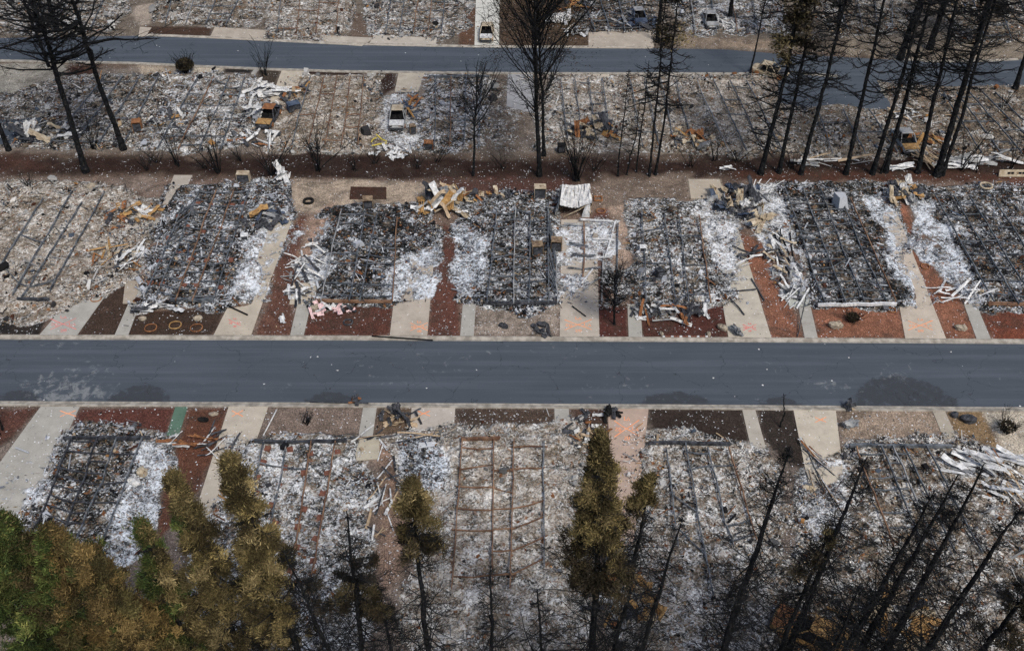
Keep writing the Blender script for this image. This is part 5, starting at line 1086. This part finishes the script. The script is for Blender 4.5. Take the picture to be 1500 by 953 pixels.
for i, (l, c, s_, mt_) in enumerate([('rounded tan boulder on the red bed before the white-beamed home', (1224,479), (.55,.42,.38), 'rock'), ('pale split stone on the red path at the near kerb, far right', (1407,482), (.45,.36,.28), 'rock'), ('tan stone left of the bent grey sheet on the dark bed', (1058,482), (.40,.34,.30), 'rock'), ('small stone left of the brick edging', (969,490), (.20,.2,.18), 'rock'), ('small stone right of the brick edging', (1038,490), (.22,.2,.18), 'rock'),
    ('brown stone above the right-hand ring edging', (290,468), (.36,.3,.25), 'rock'), ('pale stone above the left-hand ring edging', (209,468), (.28,.24,.22), 'rock'), ('dark stone by the gravel bed of the dark-grid home', (795,477), (.42,.34,.26), 'dark'), ('dark round stone left end of the gravel bed', (738,479), (.36,.3,.26), 'dark'), ('dark lump in the middle of the gravel bed', (783,480), (.3,.26,.22), 'dark'),
    ('long dark boulder on the brown verge below the near kerb at right', (1418,616), (.75,.36,.32), 'dark'), ('round grey stone left of the long dark boulder', (1398,609), (.32,.26,.24), 'dark'), ('grey stone on the mulch beside the burned hole near the green path', (313,607), (.32,.22,.14), 'rock'), ('black scorched bush stump in the narrow mulch bed right of the green path', (298,616), (.34,.28,.20), 'soot'), ('pale stone lying in the blackened home near the bare drive', (1184,717), (.42,.3,.26), 'tan'),
    ('white boulder-like lump among the left near home ash', (197,709), (.5,.34,.34), 'white2'), ('tan lump behind the white lump in the left near home', (209,694), (.45,.34,.36), 'tan'), ('grey stone lying behind the leftmost middle home', (134,275), (.55,.4,.3), 'rock'), ('brown stone beside the path by the pink scraps', (463,453), (.45,.36,.32), 'rock')]):
    rock(l, c, s_, i+1, mt_)
def appliance(label, c, size, mat, yaw, name='burned_appliance', cat='appliance', open_=True, z=.12, group='burned appliances'):
    g = G(*c); root = empty(name, tuple(g), label, cat, group); root.rotation_euler = (0, 0, yaw); w_, d_, h_ = size; t = .04
    mb = MB()
    for cc, s_ in [((-w_/2, 0, h_/2), (t, d_, h_)), ((w_/2, 0, h_/2), (t, d_, h_)), ((0, d_/2, h_/2), (w_-t, t, h_)), ((0, 0, t/2), (w_-t, d_-t, t))]: mb.box((cc[0], cc[1], cc[2]+z), s_)
    mb.build('casing', M[mat], root)
    mb = MB(); mb.box((0, -d_/2, h_*.45+z), (w_-.1, t, h_*.8), .08 if open_ else 0); mb.build('front_panel', M['dark' if open_ else mat], root)
    mb = MB(); mb.box((0, 0, h_+z+.01), (w_*1.02, d_*1.02, .04), .05, (.06, .04)); mb.build('top_panel', M[mat], root)
for a in [('ochre burned box standing on the dark rust-beamed home, back edge', (540,305), (.9,.8,1.0), 'scorched', .1), ('tan burned stove on the right half of the dark-grid home', (787,371), (.95,.8,.95), 'scorched', .1), ('tan and rust burned stove at the right rail of the dark-grid home', (815,366), (.95,.8,1.05), 'scorched', -.1), ('pale metal cabinet at the back corner of the dark-grid home', (791,290), (1.1,.8,1.2), 'tan', 0),
          ('rusty metal box behind the white-strip home', (358,266), (1.2,.7,.9), 'tan', 0), ('grey burned television-like box below the brown cone-topped conifer', (897,822), (.9,.7,.8), 'beam', 0), ('tilted black cabinet right of the rusty burned car', (431,162), (1.3,.9,.8), 'blue', .5), ('rusty drum-like box left of the beamed home below the far road', (203,192), (.9,.9,1.1), 'rust', .2), ('small white box on the ash of the beam-ladder home', (359,352), (.6,.5,.5), 'white', .2),
          ('white box frame on the thin-railed home', (941,369), (.55,.5,.5), 'white', 0), ('blue-grey barrel-like box in the thin-railed home', (965,408), (.6,.6,.9), 'dark', .3), ('dark rusty box in front of the home left of the fan tree', (628,218), (.9,.7,.7), 'rust', 0), ('ochre water heater stub by the rusty posts', (605,196), (.6,.6,.9), 'scorched', .3), ('dark square bin on the strip right of the fan tree', (822,223), (.7,.6,.8), 'soot', .1)]:
    appliance(*a)
def pipe(label, a, b, rad, mat, name='pipe', cat='pipe', z=.25, z2=None, bow=0, group=None):
    A, B = G(*a), G(*b); A[2] = z; B[2] = z if z2 is None else z2; m_ = (A+B)/2+np.array([0, bow, 0]); c = G(*a)
    mb = MB(); mb.tube([A, A*.75+m_*.5-B*.25 if bow else A*.7+B*.3, m_, A*-.25+m_*.5+B*.75 if bow else A*.3+B*.7, B], rad, 8); return tag(mb.build(name, M[mat], None, smooth=True, loc=tuple(c)), label, cat, group)
pipe('short orange pipe lying below the brown cone-topped conifer', (880,851), (900,850), .16, 'orange')
pipe('black pole fallen across the white-painted drive of the ladder home', (333,449), (363,463), .07, 'soot', 'pole', 'pole', .15)
pipe('long black bar lying along the far kerb of the near road', (545,494), (634,500), .06, 'soot', 'bar', 'bar', .15)
pipe('dark bar in the gutter of the near road, lower kerb', (455,590), (540,592), .05, 'dark', 'bar', 'bar', .12)
pipe('thin pole standing aslant on the path right of the white boards', (1168,494), (1181,430), .04, 'dark', 'pole', 'pole', .1, 1.0)
pipe('long black bent rail lying across the pale drive of the dark-grid home', (838,450), (858,465), .05, 'soot', 'rail', 'rail', .15)
pipe('thin pale pole leaning at the kerb by the small potted shrub', (386,640), (408,610), .05, 'white2', 'pole', 'pole', .15, .8)
pipe('small white stake on soil near the far-road bush', (243,102), (248,118), .06, 'white', 'stake', 'stake', .1)
# bench-like slab with holes at the right end of the strip
g = G(1484,258); root = empty('precast_slab', tuple(g), 'pale precast slab with square holes at the right end of the strip', 'slab')
mb = MB(); mb.box((0, 0, .35), (3.0, .12, .7), 0, (-.35, 0)); mb.build('face', M['tan'], root)
for x in (-.55, -.2, .55, .9):
    mb = MB(); mb.box((x, -.085, .42), (.26, .03, .2), 0, (-.35, 0)); mb.build('slot', M['soot'], root)
# brick edging row
g = G(970,494); root = empty('brick_edging', tuple(g), 'row of red and white bricks edging the dark bed at the kerb', 'edging')
e = G(1037,494)-g
for i in range(16):
    mb = MB(); p = e*(i+.5)/16; mb.box((p[0], p[1], .07), (.2, .16, .13), random.uniform(-.06, .06)); mb.build('brick', M['brick' if i % 3 else 'white2'], root)
# crumpled grey sheet at the kerb
heap('crumpled grey sheet beside the kerb on the dark bed', (1076,488), .35, .5, 4, 1.2, .6, ['beam', 'blue', 'beam_light'], rot=1.9, seed=70, jit=.3, bend=.6)
heap('burned grey bundle at the kerb end of the gravel bed', (797,489), .5, .35, 6, .9, .4, ['beam', 'dark'], seed=71, bend=.7)
heap('crushed black wheelbarrow-like bundle at the near kerb', (1243,597), .4, .3, 5, .9, .3, ['dark', 'wood'], seed=72, bend=.6)
heap('charred bundle by the near-kerb gravel, left of the path', (521,590), .35, .3, 6, .8, .3, ['dark', 'rust'], seed=73, bend=.7)
heap('grey broken slab pieces on the brown garden before the dark right home', (1248,624), .6, .3, 3, 1.4, .7, ['beam_light'], rot=.3, seed=74, jit=.2, bend=.05)
heap('black charred bundle at the top of the pinkish drive', (896,610), .7, .7, 10, .9, .35, ['dark', 'soot'], seed=75, bend=.6)
heap('white bone-shaped scrap on the red bed by the narrow path', (414,470), .3, .5, 3, 1.2, .3, ['white'], rot=1.9, seed=76, jit=.3)

# ------------------------------------------------------------------ spray-painted search marks: thin paint on the slabs
def paint(par, c, w_, h_, mat, seed, arms=2, glyph=True, z=.055):
    """an X with small scrawled characters in its quarters, inside an image box"""
    r = np.random.default_rng(seed); mb = MB(); wd = .075
    A = lambda u, v: G(c[0]+u*w_/2, c[1]+v*h_/2, 0)
    def stroke(pts, ww=wd):
        q = np.array([A(*p) for p in pts]); q[:, 2] = z+.0
        V = []; n = len(q)
        for i in range(n):
            d = q[min(i+1, n-1)]-q[max(i-1, 0)]; d /= np.linalg.norm(d)+1e-9; nr = np.array([-d[1], d[0], 0])*ww*r.uniform(.35, .65); V += [q[i]-nr, q[i]+nr]
        mb.add(V, [[2*i, 2*i+2, 2*i+3, 2*i+1] for i in range(n-1)]); 
    z0 = z
    stroke([(-.9, -.6), (-.3, -.15), (.3, .2), (.9, .6)])
    if arms > 1: z = z0+.004; stroke([(.9, -.65), (.3, -.2), (-.3, .2), (-.9, .65)])
    if glyph:
        for gi, (gx, gy) in enumerate([(-.08, -.78), (.12, -.75), (-.75, .05), (-.5, .08), (.5, -.02), (.75, .05), (-.1, .75), (.12, .72)]):
            z = z0+.002+.0
            k = gi % 4; s_ = .085
            if k == 0: pts = [(gx-s_, gy-.14), (gx-s_, gy+.14), (gx+s_, gy+.14)]
            elif k == 1: pts = [(gx-s_, gy+.14), (gx, gy-.14), (gx+s_, gy+.14)]
            elif k == 2: pts = [(gx-s_, gy-.14), (gx+s_, gy-.1), (gx-s_, gy+.1), (gx+s_, gy+.14)]
            else: pts = [(gx+s_*math.cos(t), gy+.14*math.sin(t)) for t in np.linspace(0, 6.28, 9)]
            stroke(pts, wd*.8)
    o = mb.build('spray_mark', M[mat], par); return o
paint(D['c0'], (93,475), 42, 26, 'paint_red', 1); paint(D['c1'], (344,473), 20, 15, 'paint_red', 2, 1)
paint(D['c2'], (614,479), 28, 18, 'paint_orange', 3); paint(D['c3'], (847,476), 44, 24, 'paint_orange', 4); paint(D['c4'], (1098,480), 22, 14, 'paint_red', 5)
paint(D['c5'], (1348,477), 40, 22, 'paint_orange', 6); paint(D['d0'], (100,606), 26, 14, 'paint_orange', 7, 2, False); paint(D['d1'], (348,606), 18, 14, 'paint_orange', 8, 2, False)
paint(D['d2'], (621,606), 20, 12, 'paint_orange', 9, 2, False); paint(D['d3'], (918,628), 40, 38, 'paint_orange', 10); paint(D['d4'], (1202,615), 18, 12, 'paint_orange', 11, 2, False)
# low brush left standing on the bare strip
for i, (x, y) in enumerate([(232,238),(300,246),(352,236),(520,250),(548,240),(610,246),(640,238),(735,248),(870,250),(1012,244),(1080,236),(215,250),(1160,246),(1390,236)]):
    shrub('low twiggy black brush standing on the bare dark strip', (x, y), 1.6+.9*((i*37) % 7)/7, 9, 1.5, 200+i, .03, 7, name='burned_brush', group='low burned brush on the bare strip')
